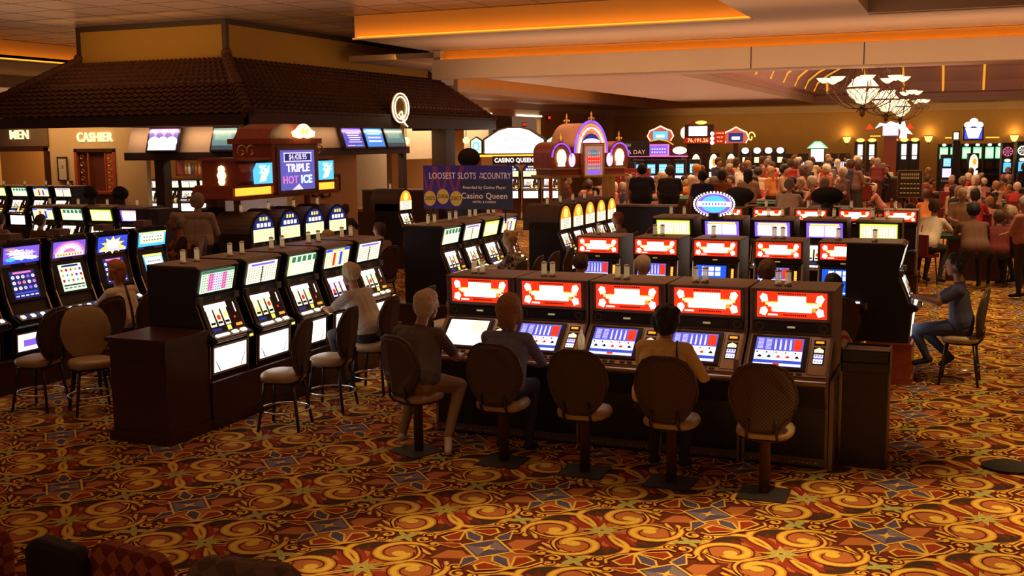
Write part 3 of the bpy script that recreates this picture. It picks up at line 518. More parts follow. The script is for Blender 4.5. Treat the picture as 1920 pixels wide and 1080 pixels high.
def poker_glass(F, w_, h_):
    m = MB(); m.slab(F, -w_/2, -h_/2, w_/2, h_/2, 0, .003, RED)
    HOT = em('glow_hot_cream', (1, .95, .72), 2.6, True)
    m.slab(F, -.30*w_, -.24*h_, .34*w_, .12*h_, .003, .004, ORG); m.slab(F, -.38*w_, -.02*h_, .42*w_, .10*h_, .004, .005, YEL); m.slab(F, -.2*w_, .04*h_, .2*w_, .34*h_, .005, .006, HOT); m.slab(F, -.28*w_, -.27*h_, .28*w_, -.02*h_, .006, .007, HOT); m.slab(F, -.34*w_, -.08*h_, .38*w_, .06*h_, .0055, .0065, YELS)
    for (a, b, r) in ((-.40, .26, .3), (-.40, -.25, -.35), (.40, .26, -.35), (.40, -.25, .3)):
        P = [(-.045, -.16), (.045, -.16), (.055, .07), (0, .17), (-.055, .07)] ; c, s_ = math.cos(r), math.sin(r)
        m.poly(F, [(a*w_+(x*c-y*h_/w_*s_)*w_, b*h_+(y*c+x*w_/h_*s_)*h_) for x, y in P], .007, .009, WHT2 if r > 0 else HOT)
    for k in range(12): m.slab(F, (-.2+k*.034)*w_, .40*h_, (-.175+k*.034)*w_, .45*h_, .004, .005, mat('print_dark_red', (.3, .01, .01), .5)); m.slab(F, (-.12+k*.028)*w_, -.42*h_, (-.10+k*.028)*w_, -.36*h_, .004, .005, MATS['print_dark_red'])
    m.slab(F, -.34*w_, -.42*h_, -.2*w_, -.36*h_, .004, .005, WHT2); strokes(m, F, 14, 1, -.26*w_, -.2*h_, .26*w_, -.08*h_, CYN, .0075, .3, .5)
    return m
def club(m, F, u, v, s, mt):
    for a, b in ((-.5, 0), (.5, 0), (0, .6)): m.disc(F, u+a*s, v+b*s, s*.5, s*.5, .006, .007, mt, 8)
    m.slab(F, u-.12*s, v-.9*s, u+.12*s, v, .006, .007, mt)
def poker_screen(F, w_, h_, kind=0):
    m = MB()
    s = lambda a, b, c, d, mt, e=0: m.slab(F, (a-.5)*w_, (b-.5)*h_, (c-.5)*w_, (d-.5)*h_, .001+e, .003+e, mt)
    if kind == 2: s(0, 0, 1, 1, WHT2); s(.6, .5, .98, .98, em('glow_peach', (1, .75, .6), 1.3), .001); return m
    if kind == 1:
        s(0, 0, 1, 1, BLU2)
        for i in range(3):
            for j in range(2): s(.2+.22*i, .58+j*.2, .37+.22*i, .74+j*.2, WHT2, .002); strokes(m, F, 3, 3, (.22+.22*i-.5)*w_, (.60+j*.2-.5)*h_, (.35+.22*i-.5)*w_, (.72+j*.2-.5)*h_, BLU2, .0055, .4, .4)
        s(.3, .33, .8, .34, CYN, .002); s(.62, .06, .94, .11, WHT2, .002); return m
    s(0, 0, 1, 1, em('poker_violet_blue', (.22, .22, .95), .9)); s(0, .56, 1, .97, em('poker_blue', (.12, .13, .85), .85), .001)
    for k in range(4): s(.40+k*.105, .58, .425+k*.105, .95, LAV, .002); m.poly(F, [((.425+k*.105-.5)*w_, .08*h_), ((.44+k*.105-.5)*w_, .08*h_), ((.435+k*.105-.5)*w_, .45*h_)], .003, .005, WHT2)
    s(.80, .57, .97, .96, RED, .003); strokes(m, F, 2, 8, -.48*w_, .08*h_, -.14*w_, .45*h_, LAV, .0045, .7, .4)
    s(.01, .20, .99, .53, WHT2, .002); s(0, .1, 1, .2, em('poker_deep_blue', (.04, .1, .7), .9), .002); s(0, 0, 1, .09, LAV, .002)
    for k in range(6): s(.02+k*.165, .02, .15+k*.165, .075, WHT2, .003)
    for k in range(1, 5): s(.2*k-.004, .22, .2*k+.004, .52, BLU, .003)
    for k in range(5):
        mt = (INK, INK, RED, RED, INK)[k]; club(m, F, (.12+.195*k-.5)*w_, -.19*h_, .045*w_, mt); s(.04+.2*k, .44, .07+.2*k, .50, mt, .004)
    s(.42, .02, .56, .09, RED, .004); return m
def video_reels(F, w_, h_, kind):
    m = MB(); base = (NAVY, CYN, TEAL)[kind]; m.slab(F, -w_/2, -h_/2, w_/2, h_/2, 0, .003, base if kind != 1 else PALEG); cols = (MAG, YELS, PNK, LAV, WHT2, ORG)
    r = random.Random(kind+3)
    for i in range(5):
        for j in range(3):
            u = (-.4+.2*i)*w_; v = (-.12+.2*j)*h_
            if kind == 1: m.slab(F, u-.09*w_, v-.09*h_, u+.09*w_, v+.09*h_, .003, .004, WHT2)
            m.disc(F, u, v, .065*w_, .06*h_, .004, .006, r.choice(cols) if kind != 1 else r.choice((ORG, RED, YEL, GRN, PUR)), 8); m.slab(F, u-.02*w_, v-.02*h_, u+.02*w_, v+.03*h_, .006, .007, INK if kind == 1 else PUR)
    m.slab(F, -.36*w_, .40*h_, .36*w_, .47*h_, .004, .005, PNK if kind == 0 else NAVY)
    for k in range(5): m.slab(F, (-.45+.19*k)*w_, -.42*h_, (-.32+.19*k)*w_, -.37*h_, .004, .005, LAV if kind == 0 else TEAL)
    m.slab(F, -.45*w_, -.32*h_, .45*w_, -.27*h_, .004, .005, BLU if kind == 0 else INK); return m
CACHE = {}
def cached(key, fn, smooth=False):
    if key not in CACHE:
        r = fn(); CACHE[key] = r.mesh(key[0], smooth) if isinstance(r, MB) else r
    return CACHE[key]
def P(parent, name, key, fn, smooth=False):
    return link(name, cached((name,)+key, fn, smooth), parent)
def candle_mb():
    m = MB(); m.lathe([(.036, 0), (.036, .02), (.030, .022), (.030, .03)], CHR, n=10); m.lathe([(.027, .03), (.027, .075), (.022, .078), (.027, .082), (.027, .125), (.022, .13)], GLASS, n=10); m.lathe([(.030, .13), (.030, .14), (.01, .15)], CHR, n=10); return m
def candle(parent, x, y, z):
    o = P(parent, 'service_light', (), candle_mb, True); o.location = (x, y, z); return o
W = .66
def reel_machine(t, pay=1, round_top=False, base=.5, candles=1, belly=True, lod=0, belly2=False, reelcol=0, plinth=False):
    b = base; k = (round(b, 2),)
    if plinth: P(t, 'plinth', k, lambda: MB().box(-W/2, W/2, .02, .72, 0, b, WOODD))
    def cab():
        m = MB()
        if not round_top:
            pr = [(-.0, b), (-.02, b+.36), (-.10, b+.385), (-.10, b+.42), (.0, b+.46), (.13, b+.78), (.13, b+.84), (.06, b+1.14), (.10, b+1.165), (.72, b+1.165), (.72, b)]
        else:
            pr = [(-.0, b), (-.02, b+.36), (-.10, b+.385), (-.10, b+.42), (.0, b+.46), (.13, b+.78), (.12, b+.84), (.12, b+1.0), (.72, b+1.0), (.72, b)]
        m.prism(pr, -W/2, -W/2+.03, BLK); m.prism(pr, W/2-.03, W/2, BLK)
        q = [(y+.02, z) for y, z in pr[:-2]]+pr[-2:]; m.prism(q, -W/2+.02, W/2-.02, DRK)
        if round_top: # arched barrel hood
            n = 14; arc = [(-W/2, b+.84)]+[(W/2*-math.cos(PI*i/n), b+1.0+.34*math.sin(PI*i/n)) for i in range(n+1)]+[(W/2, b+.84)]
            m.prism(arc, .12, .84, mat('hood_brown', (.10, .065, .05), .5), 'y'); m.prism(arc, .09, .12, BLK, 'y')
        else: m.prism([(.05, b+1.145), (.10, b+1.175), (.72, b+1.175), (.72, b+1.16)], -W/2, W/2, TAUP)
        for s in (-1, 1): m.tube([(s*(W/2-.012), -.012, b+.02), (s*(W/2-.012), -.03, b+.36)], .010, CHR, 6); m.tube([(s*(W/2-.012), .0, b+.47), (s*(W/2-.012), .125, b+.78)], .010, CHR, 6)
        return m
    P(t, 'cabinet', k+(round_top,), cab)
    if round_top:
        def tg():
            F = FR((0, .085, b+1.0), (1, 0, 0), (0, 0, 1)); m = MB(); n = 14; R = W/2-.05
            pts = [(-R, -.14)]+[(-R*math.cos(PI*i/n), .02+.28*math.sin(PI*i/n)) for i in range(n+1)]+[(R, -.14)]; m.poly(F, pts, 0, .005, NAVY if pay < 10 else ORG); m.slab(F, -R, -.14, R, .06, .005, .007, PALEY if pay < 10 else CREAM)
            if pay < 10:
                strokes(m, F, 9, 5, -R+.01, -.13, R-.01, .05, YEL, .0075, .5, .4); strokes(m, F, 4, 1, -.2, .08, .2, .17, WHT2, .006, .7, .7); strokes(m, F, 3, 1, -.12, .19, .12, .26, YEL, .006, .6, .8); strokes(m, F, 9, 5, -R+.01, -.13, R-.01, .05, INK, .008, .2, .2)
            else: m.disc(F, 0, .16, .12, .09, .006, .008, YEL); strokes(m, F, 3, 6, -.16, -.13, .16, .06, INK, .0075, .7, .25)
            return m
        P(t, 'top_glass', k+('r', pay), tg)
    else: P(t, 'top_glass', k+(pay,), lambda: pay_glass(FR((0, .092, b+1.0), (1, 0, 0), (0, -.23, 1)), W-.12, .235, pay))
    def spk():
        m = MB(); m.box(-W/2+.03, W/2-.03, .105, .14, b+.79, b+.85, DRK)
        for s in (-1, 1): m.lathe([(.028, 0), (.028, .012)], GRY, (s*(W/2-.05), .0, 0), 10); 
        return m
    def neck():
        m = MB(); m.box(-W/2+.03, W/2-.03, .10, .14, b+.785, b+.85, DRK); m.box(-.05, .05, .09, .11, b+.80, b+.835, GRY)
        for s in (-1, 1): m.box(s*(W/2-.03)-.03, s*(W/2-.03)+.03, .07, .12, b+.785, b+.855, GRY)
        return m
    P(t, 'speaker_bar', k, neck)
    F = FR((0, .055, b+.615), (1, 0, 0), (0, .13, .32))
    def reels():
        m = MB(); m.slab(F, -.29, -.17, .29, .175, 0, .02, GRY); m.slab(F, -.26, -.15, .27, .155, .02, .024, BLK); m.slab(F, -.25, .09, .10, .15, .024, .026, WHT)
        for i in range(3):
            u = -.20+i*.115; m.slab(F, u-.045, -.09, u+.045, .10, .025, .028, (CREAM, LAV, PALEY)[reelcol]); m.disc(F, u, .0+.02*(i-1), .03, .03, .028, .030, (PALEG, RED, YEL)[(i+reelcol) % 3], 8); m.slab(F, u-.035, -.07, u+.035, -.045, .028, .030, INK)
            m.poly(F, [(u+.045, -.09), (u+.07, -.09), (u+.058, .09)], .029, .034, BLK)
        m.slab(F, -.25, -.145, -.1, -.11, .025, .027, NAVY); m.slab(F, .0, -.15, .06, -.10, .025, .028, YEL); m.slab(F, .15, -.13, .25, -.10, .025, .028, ORG)
        m.disc(F, .17, -.03, .012, .012, .025, .03, REDL, 8); m.slab(F, .21, .02, .225, .13, .025, .027, WHT2); m.disc(F, .16, .06, .02, .02, .025, .028, mat('lens_dark_red', (.15, .01, .01), .2), 8); return m
    P(t, 'reel_panel', k+(reelcol,), reels)
    def deck():
        m = MB(); G = FR((0, -.045, b+.445), (1, 0, 0), (0, .10, .045)); m.slab(G, -.30, -.055, .30, .05, 0, .015, GRY)
        for i in range(4): m.slab(G, -.26+i*.055, -.03, -.215+i*.055, .0, .015, .03, WHT2)
        m.slab(G, .02, -.03, .1, .01, .015, .032, CREAM); m.slab(G, .16, -.03, .24, .01, .015, .032, CREAM); m.tube([(-.30, -.10, b+.41), (.30, -.10, b+.41)], .016, SILV, 8); m.box(.2, .28, -.13, -.1, b+.37, b+.43, BLK); m.box(.21, .27, -.135, -.13, b+.385, b+.41, YEL); return m
    P(t, 'button_deck', k, deck)
    if belly:
        def bl():
            G = FR((0, -.02, b+.205), (1, 0, 0), (0, -.055, 1)); m = MB(); m.slab(G, -.29, -.15, .29, .15, 0, .015, SILV); m.slab(G, -.265, -.125, .265, .125, .012, .018, BELLY)
            if belly2: m.slab(G, -.22, -.10, -.17, .1, .018, .020, PNK)
            m.poly(G, [(-.26, .0), (-.25, .0), (-.16, -.12), (-.18, -.12)], .018, .02, GRY); m.poly(G, [(.25, .04), (.26, .04), (.18, -.12), (.165, -.12)], .018, .02, GRY); return m
        P(t, 'belly_glass', k+(belly2,), bl)
    for i in range(candles): candle(t, (-.12, .1)[i], .42, b+(1.175 if not round_top else 1.32))
def machine_thing(name, label, loc_, rz, grp, **kw):
    t = thing(name, label, 'slot machine', loc_, rz, grp); reel_machine(t, **kw); return t
def slant_poker(t, scr=0):
    def cab():
        m = MB(); w2 = .375
        pr = [(.0, 0), (.0, .55), (-.09, .72), (-.11, .79), (-.08, .82), (.29, 1.15), (.30, 1.27), (.28, 1.555), (.90, 1.555), (.90, 0)]
        m.prism(pr, -w2, -w2+.025, TAUP); m.prism(pr, w2-.025, w2, TAUP); q = [(y+.012, z-.004) for y, z in pr[:-2]]+[(.89, 1.55), (.89, 0)]; m.prism(q[0:2]+[(-.03, .74), (.30, .8), (.88, .8), (.88, 0)], -w2+.02, w2-.02, BLK)
        m.prism([(-.03, .74), (-.09, .79), (-.066, .82), (.30, 1.145), (.312, 1.27), (.292, 1.545), (.89, 1.545), (.89, .74)], -w2+.02, w2-.02, TAUP); m.box(-w2, w2, .27, .90, 1.545, 1.56, TAUP)
        m.box(-w2+.02, w2-.02, -.015, .02, .03, .10, GRY); 
        for i in range(16): m.box(-.3+.038*i, -.275+.038*i, -.02, -.014, .05, .065, CHR)
        return m
    P(t, 'cabinet', ('sp',), cab)
    G = FR((0, .283, 1.415), (1, 0, 0), (0, -.07, 1)); P(t, 'top_glass', ('sp',), lambda: poker_glass(G, .62, .24))
    def bezel():
        m = MB()
        for a, b, c, d in ((-.335, -.14, -.31, .14), (.31, -.14, .335, .14), (-.335, -.145, .335, -.12), (-.335, .12, .335, .145)): m.slab(G, a, b, c, d, 0, .012, TAUP)
        return m
    P(t, 'glass_frame', ('sp',), bezel)
    def spk():
        m = MB(); m.box(-.34, .34, .285, .31, 1.165, 1.265, DRK); m.box(-.20, .20, .275, .30, 1.18, 1.25, BLK); m.box(-.035, .035, .272, .28, 1.205, 1.222, mat('brand_plate', (.5, .45, .2), .4, 0, .3, (.9, .8, .3), sample=False))
        K = FR((0, .285, 1.215), (1, 0, 0), (0, 0, 1))
        for s in (-1, 1): m.disc(K, s*.285, 0, .038, .038, 0, .014, GRY); m.disc(K, s*.285, 0, .028, .028, .014, .018, BLK)
        return m
    P(t, 'speaker_bar', ('sp',), spk)
    F = FR((0, .112, .985), (1, 0, 0), (0, .37, .33))
    def con():
        m = MB(); m.slab(F, -.35, -.225, .35, .225, -.005, .004, SILV); m.slab(F, -.335, -.17, .17, .205, .004, .018, BLK); m.slab(F, .19, -.20, .34, .20, .004, .010, SILV); m.slab(F, .182, -.2, .187, .2, .004, .006, INK); m.slab(F, -.35, -.182, .35, -.178, .004, .006, INK)
        return m
    P(t, 'console', ('sp',), con)
    o = P(t, 'screen', ('sp', scr), lambda: poker_screen(FR(F[0]+F[1]*-.083+F[2]*.018+F[3]*.018, F[1], F[2]), .42, .315, scr))
    def side():
        m = MB(); m.slab(F, .215, .13, .315, .18, .010, .018, BLK); m.slab(F, .23, .14, .30, .165, .018, .020, (ORG, AMBE)[scr % 2]); m.slab(F, .215, -.09, .315, .10, .010, .014, BLK); m.poly(F, [(.225, .04), (.305, .04), (.305, .07), (.265, .095), (.225, .07)], .014, .017, PALEY); m.slab(F, .225, -.02, .305, .02, .014, .017, LAV); m.slab(F, .225, -.08, .305, -.035, .014, .017, WHT2); strokes(m, F, 3, 3, .228, -.08, .303, .02, BLU, .0175, .5, .4); return m
    P(t, 'bill_acceptor', ('sp', scr % 2), side)
    def btn():
        m = MB(); 
        for i in range(6): u = (-.30, -.19, -.12, -.05, .05, .12)[i]; m.slab(F, u-.022, -.212, u+.022, -.187, .004, .016, GRY if i else WHT)
        m.slab(F, -.24, -.21, -.20, -.19, .004, .018, WHT2); m.tube([(-.36, -.10, .79), (.36, -.10, .79)], .022, SILV, 8); return m
    P(t, 'button_deck', ('sp',), btn)
    for x in (-.16, -.07): candle(t, x, .5, 1.56)
def upright_poker(t, scr=0, n=1, full=True):
    def cab():
        m = MB(); w2 = .30; pr = [(0, .5), (-.02, .86), (-.12, .9), (-.12, .94), (.0, .98), (.06, 1.40), (.02, 1.42), (.02, 1.66), (.62, 1.66), (.62, .5)]
        m.prism(pr, -w2, -w2+.025, TAUP); m.prism(pr, w2-.025, w2, TAUP); m.prism([(y+.014, z-.004) for y, z in pr[:-2]]+[(.61, 1.65), (.61, .5)], -w2+.02, w2-.02, DRK); m.box(-w2, w2, .015, .62, 1.65, 1.665, TAUP)
        for s in (-1, 1): m.tube([(s*(w2-.012), .0, .99), (s*(w2-.012), .055, 1.39)], .010, CHR, 6)
        return m
    P(t, 'cabinet', ('up',), cab); P(t, 'top_glass', ('up',), lambda: poker_glass(FR((0, .02, 1.55), (1, 0, 0), (0, 0, 1)), .54, .19))
    def nk(): m = MB(); m.box(-.28, .28, .0, .04, 1.385, 1.435, DRK); m.box(-.03, .03, -.006, .0, 1.405, 1.418, MATS['brand_plate']); return m
    P(t, 'speaker_bar', ('up',), nk)
    if full:
        F = FR((-.055, .03, 1.18), (1, 0, 0), (0, .06, .42)); 
        def bz(): m = MB(); m.slab(F, -.22, -.19, .33, .19, -.01, .006, GRY); m.slab(F, -.205, -.17, .205, .175, .006, .012, BLK); return m
        P(t, 'console', ('up',), bz); P(t, 'screen', ('up', scr), lambda: poker_screen(FR(F[0]+F[3]*.012, F[1], F[2]), .38, .31, scr))
        def st():
            m = MB(); m.slab(F, .235, -.17, .30, .17, .006, .012, BLK); m.poly(F, [(.25, -.13), (.267, -.15), (.284, -.13), (.284, .12), (.25, .12)], .012, .014, ORG); strokes(m, F, 1, 7, .255, -.11, .28, .11, YEL, .0145, .8, .4); return m
        P(t, 'payout_strip', ('up',), st)
        def dk(): m = MB(); m.box(-.28, .28, -.11, .0, .935, .955, GRY); [m.box(-.24+.08*i, -.19+.08*i, -.09, -.05, .955, .97, WHT2 if i else ORG) for i in range(6)]; return m
        P(t, 'button_deck', ('up',), dk)
    for i in range(n): candle(t, (-.1, 0)[i], .35, 1.665)
def video_slot(t, pay=6, vid=0):
    def cab():
        m = MB(); w2 = .33; pr = [(.0, .4), (-.02, .74), (-.16, .80), (-.16, .84), (-.02, .92), (.06, 1.12), (.12, 1.40), (.12, 1.52), (.09, 1.72), (.12, 1.78), (.70, 1.72), (.70, .4)]
        m.prism(pr, -w2, -w2+.03, BLK); m.prism(pr, w2-.03, w2, BLK); m.prism([(y+.015, z-.005) for y, z in pr[:-2]]+[(.69, 1.7), (.69, .4)], -w2+.02, w2-.02, DRK)
        for s in (-1, 1): m.tube([(s*(w2-.03), y-.012, z) for y, z in pr[4:9]]+[(s*(w2-.03), .12, 1.76)], .014, CHR, 6)
        n = 10; m.prism([(-w2*math.cos(PI*i/n), 1.73+.05*math.sin(PI*i/n)) for i in range(n+1)], .08, .14, BLK, 'y'); m.prism([(-w2*math.cos(PI*i/n), 1.69+.04*math.sin(PI*i/n)) for i in range(n+1)], .14, .70, TAUP, 'y')
        return m
    P(t, 'cabinet', ('vs',), cab); P(t, 'top_glass', ('vs', pay), lambda: pay_glass(FR((0, .088, 1.61), (1, 0, 0), (0, -.15, 1)), .54, .20, pay))
    F = FR((0, .075, 1.25), (1, 0, 0), (0, .10, .36))
    def bz(): m = MB(); m.slab(F, -.28, -.2, .28, .21, .0, .008, BLK); m.slab(F, -.26, .225, -.13, .275, 0, .012, GRY); m.slab(F, .08, .225, .26, .275, 0, .012, GRY); return m
    P(t, 'console', ('vs',), bz); P(t, 'screen', ('vs', vid), lambda: video_reels(FR(F[0]+F[3]*.008, F[1], F[2]), .38, .34, vid) if vid < 2 else pay_glass(FR(F[0]+F[3]*.008, F[1], F[2]), .38, .3, 9))
    def dk():
        m = MB(); G = FR((0, -.10, .875), (1, 0, 0), (0, .14, .08)); m.slab(G, -.29, -.06, .29, .06, 0, .02, GRY); [m.slab(G, -.25+.075*i, -.03, -.20+.075*i, .02, .02, .035, (CREAM, NAVY)[i % 2]) for i in range(7)]; return m
    P(t, 'button_deck', ('vs',), dk)
    def bl(): m = MB(); G = FR((0, -.012, .57), (1, 0, 0), (0, -.05, 1)); m.slab(G, -.26, -.12, .26, .12, 0, .01, SILV); m.slab(G, -.24, -.10, .24, .10, .01, .014, WHT2); m.slab(G, -.16, -.05, .16, .03, .014, .016, PUR); return m
    P(t, 'belly_glass', ('vs',), bl)
    m_ = cached(('box_topper',), lambda: MB().box(-.09, .09, .15, .32, 1.78, 1.86, TAUP)); link('topper_box', m_, t)

def bench(label, x0, x1, y0, y1, z1, m_=None):
    t = thing('machine_bench', label, 'machine base', ((x0+x1)/2, (y0+y1)/2, 0)); a, b = (x1-x0)/2, (y1-y0)/2
    mm = m_ or WOODD; m = MB(); m.box(-a, a, -b, b, 0, z1-.03, mm); link('plinth', m.mesh('p'), t); m = MB(); m.box(-a-.015, a+.015, -b-.015, b+.015, z1-.03, z1, mm); bevel(link('ledge', m.mesh('l'), t), .008)
    m = MB(); m.box(-a-.02, a+.02, -b-.02, b+.02, 0, .09, mm); link('kickboard', m.mesh('k'), t)
ND = lambda i, n: ORD[i]
# row of slanted red poker machines facing the camera
for i in range(5):
    t = thing('video_poker_machine', ['slant top video poker machine at the left end of the front row, screen washed white', 'slant top video poker machine behind the woman in blue', 'slant top video poker machine in the middle of the front row, empty stool before it', 'slant top video poker machine behind the person in yellow', 'slant top video poker machine at the right end of the front row beside the bin'][i], 'slot machine', (-4.515+.77*i, 9.70, 0), 0, 'slant top poker machines in the front row')
    slant_poker(t, 2 if i == 0 else 0)
m = MB(); m.box(.385, .42, -.02, .9, 0, .8, TAUP); link('end_panel', m.mesh('e'), t)
for i in range(5):
    t = thing('video_poker_machine', 'upright red glass video poker machine in the second row, %s from the left' % ORD[i], 'slot machine', (-4.44+.77*i, 13.55, 0), 0, 'upright poker machines in the second row'); upright_poker(t, (0, 0, 1, 0, 1)[i], 2 if i % 2 else 1)
bench('long dark bench under the second row of poker machines', -4.8, -1.15, 13.5, 14.25, .5)
t = machine_thing('reel_slot_machine', 'black slot machine seen from its dark side at the right end of the second row', (-.60, 13.83, 0), PI/2, None, pay=1)
bench('red mahogany bench under the slot machine at the right end of the second row', -1.05, -.55, 13.48, 14.2, .5, REDW)
for k, (a, b) in enumerate(((-.98, 13.49),)): pass
pk = [4, 5, 5, 5, 4]
for i in range(5): machine_thing('reel_slot_machine', 'slot machine with pale pay table glass in the third row, %s from the left' % ORD[i], (-4.40+.79*i, 17.25, 0), 0, 'slot machines in the third row', pay=pk[i], candles=2, belly=False)
bench('long dark bench under the third row of slot machines', -4.8, -.85, 17.2, 18.0, .5)
for i in range(5):
    t = thing('video_poker_machine', 'red glass video poker machine in the fourth row, mostly hidden, %s from the left' % ORD[i], 'slot machine', (-4.2+.77*i, 20.6, 0), 0, 'poker machines in the fourth row'); t.scale = (1, 1, .975); upright_poker(t, 0, 1, False)
bench('dark bench under the fourth row of poker machines', -4.6, -.8, 20.55, 21.3, .49)
# bank A
for i in range(5): machine_thing('reel_slot_machine', ['reel slot machine with green and pink pay glass at the camera end of its bank', 'reel slot machine with white pay glass, second from the camera in the near left bank', 'reel slot machine with green lettered pay glass, third in the near left bank', 'reel slot machine with red and blue columns, played by the white haired man', 'reel slot machine with white pay glass at the far end of the near left bank'][i], (-7.1, 9.27+.785*i, 0), PI/2, 'reel slot machines in the near left bank', pay=(0, 1, 2, 3, 1)[i], candles=2, reelcol=(0, 2, 0, 1, 0)[i])
bench('long dark mahogany bench under the near left bank of slot machines', -7.92, -7.04, 8.92, 12.95, .5)
m = MB(); t = thing('end_cabinet', 'dark mahogany end cabinet standing at the camera end of the near left bank', 'cabinet', (-7.4, 8.58, 0)); m.box(-.34, .34, -.32, .32, .1, 1.0, WOODD); link('body', m.mesh('b'), t); m = MB(); m.box(-.37, .37, -.35, .33, 1.0, 1.04, WOODD); link('top', m.mesh('t'), t); m = MB(); m.box(-.37, .37, -.35, .33, 0, .11, WOODD); link('plinth', m.mesh('p'), t)
for i in range(4): machine_thing('reel_slot_machine', 'reel slot machine in the middle bank below the slots banner, %s from the camera' % ORD[i], (-7.1, 14.88+.75*i, 0), PI/2, 'reel slot machines in the middle bank', pay=(2, 1, 4, 3)[i], candles=2)
bench('dark bench under the middle bank of slot machines', -7.92, -7.04, 14.45, 17.6, .5)
for i in range(5): machine_thing('round_top_slot_machine', 'round topped slot machine in the bank before the purple arch sign, %s from the camera' % ORD[i], (-7.1, 19.95+.74*i, 0), PI/2, 'round topped slot machines before the arch sign', pay=10, round_top=True, base=.36, candles=1)
bench('dark bench under the round topped machines before the arch sign', -7.92, -7.04, 19.55, 23.4, .36)
for i in range(4): machine_thing('round_top_slot_machine', 'brown round topped slot machine below the triple hot ice sign, %s from the camera' % ORD[i], (-10.4, 14.75+.75*i, 0), PI/2, 'round topped slot machines below the hanging game sign', pay=5, round_top=True, base=.48, candles=1)
bench('dark bench under the round topped machines below the game sign', -11.2, -10.34, 14.35, 17.5, .48)
for i in range(5):
    t = thing('video_slot_machine', ['curved video slot machine at the left edge of the picture', 'curved video slot machine with bright violet burst glass at left', 'curved video slot machine with pink arch glass and pale screen at left', 'curved video slot machine with sunburst glass behind the red haired woman', 'curved video slot machine with island scene glass at the far end of the left bank'][i], 'slot machine', (-10.4, 9.07+.765*i, 0), PI/2, 'curved video slot machines in the left bank'); video_slot(t, (9, 6, 7, 8, 9)[i], (0, 0, 1, 0, 2)[i])
bench('dark bench under the curved video slot machines at left', -11.15, -10.35, 8.6, 12.5, .4)
for i in range(4): machine_thing('reel_slot_machine', 'slot machine facing the camera behind the left bank, %s from the left' % ORD[i], (-18.17+.79*i, 17.6, 0), 0, 'slot machines facing the camera behind the left bank', pay=(3, 2, 4, 5)[i], candles=1, base=.47)
m = MB(); m.box(-15.6, -15.02, 17.6, 18.2, 0, 1.62, mat('machine_back_blue', (.03, .03, .08), .5)); m.box(-15.32, -15.31, 17.595, 17.6, .1, 1.6, BLK); tag(link('blue_backed_slot_machine', m.mesh('x')), 'plain dark blue back of a slot machine at the end of the camera facing row', 'slot machine')
bench('dark bench under the camera facing slot row behind the left bank', -18.6, -15.0, 17.55, 18.4, .47)
for i in range(4): machine_thing('reel_slot_machine', 'small distant slot machine below the restroom passage, %s from the left' % ORD[i], (-26.1+.82*i, 23.7, 0), 0, 'slot machines below the restroom passage', pay=(4, 2, 3, 1)[i], candles=1, base=.6)
bench('dark bench under the distant slot machines below the restroom passage', -26.6, -23.2, 23.65, 24.5, .6)
for i in range(4): machine_thing('reel_slot_machine', 'distant slot machine glimpsed through the bar below its televisions, %s from the left' % ORD[i], (-26.2+.63*i, 30.4+.2*i, 0), .3, 'slot machines glimpsed through the bar', pay=1, candles=0, base=.55, plinth=True)
# oval toppers
def oval_topper(name, label, c, rz, rx, rh, lit, stem):
    t = thing(name, label, 'sign', c, rz); F = FR((0, 0, 0), (1, 0, 0), (0, 0, 1)); m = MB(); n = 28
    m.lathe([(.001, -.10), (rx*.6, -.09), (rx*.95, -.04), (rx, 0), (rx*.98, .02), (rx*.9, .03), (.001, .03)], BLK, n=n); m.v = [(x, -z, y*rh/rx) for x, y, z in m.v]
    link('oval_body', m.mesh('b', True), t); m = MB(); m.tube([(0, .03, -rh*.7), (0, .03, -rh-stem)], [rx*.35, rx*.42], BLK, 10); link('stem', m.mesh('s'), t)
    if lit:
        m = MB(); m.disc(F, 0, 0, rx*.86, rh*.86, .032, .036, LAV, 30); m.disc(F, 0, 0, rx*.82, rh*.8, .036, .038, PUR, 30); m.disc(F, 0, 0, rx*.62, rh*.66, .038, .041, CYN, 30); m.slab(F, -rx*.78, -rh*.2, rx*.78, rh*.2, .041, .045, WHT2); strokes(m, F, 8, 1, -rx*.6, -rh*.12, rx*.6, rh*.12, BLU, .0455, .4, .7); link('lit_face', m.mesh('f'), t)
        for k in range(36): P(t, 'bulb', ('ov',), lambda: MB().ball((0, 0, 0), .015, BULB, 6)).location = (rx*.96*math.cos(2*PI*k/36), -.045, rh*.94*math.sin(2*PI*k/36))
    return t
oval_topper('oval_topper', 'glowing blue oval topper ringed with bulbs above the third row', (-3.68, 17.1, 1.90), 0, .33, .20, True, .05)
oval_topper('oval_topper', 'black oval topper above the fourth row, left of the pair', (-4.1, 21.2, 1.83), 0, .30, .17, False, .1)
oval_topper('oval_topper', 'black oval topper above the fourth row, right of the pair', (-2.45, 21.2, 1.84), 0, .30, .17, False, .1)
oval_topper('oval_topper', 'black oval topper standing above the slots banner', (-11.1, 24, 2.52), .4, .27, .24, False, .15)
oval_topper('oval_topper', 'black oval topper below the cashier window, left of the pair', (-18.0, 18.9, 1.87), 0, .20, .15, False, .12)
oval_topper('oval_topper', 'black oval topper below the cashier window, right of the pair', (-17.15, 18.9, 1.86), 0, .21, .16, False, .12)
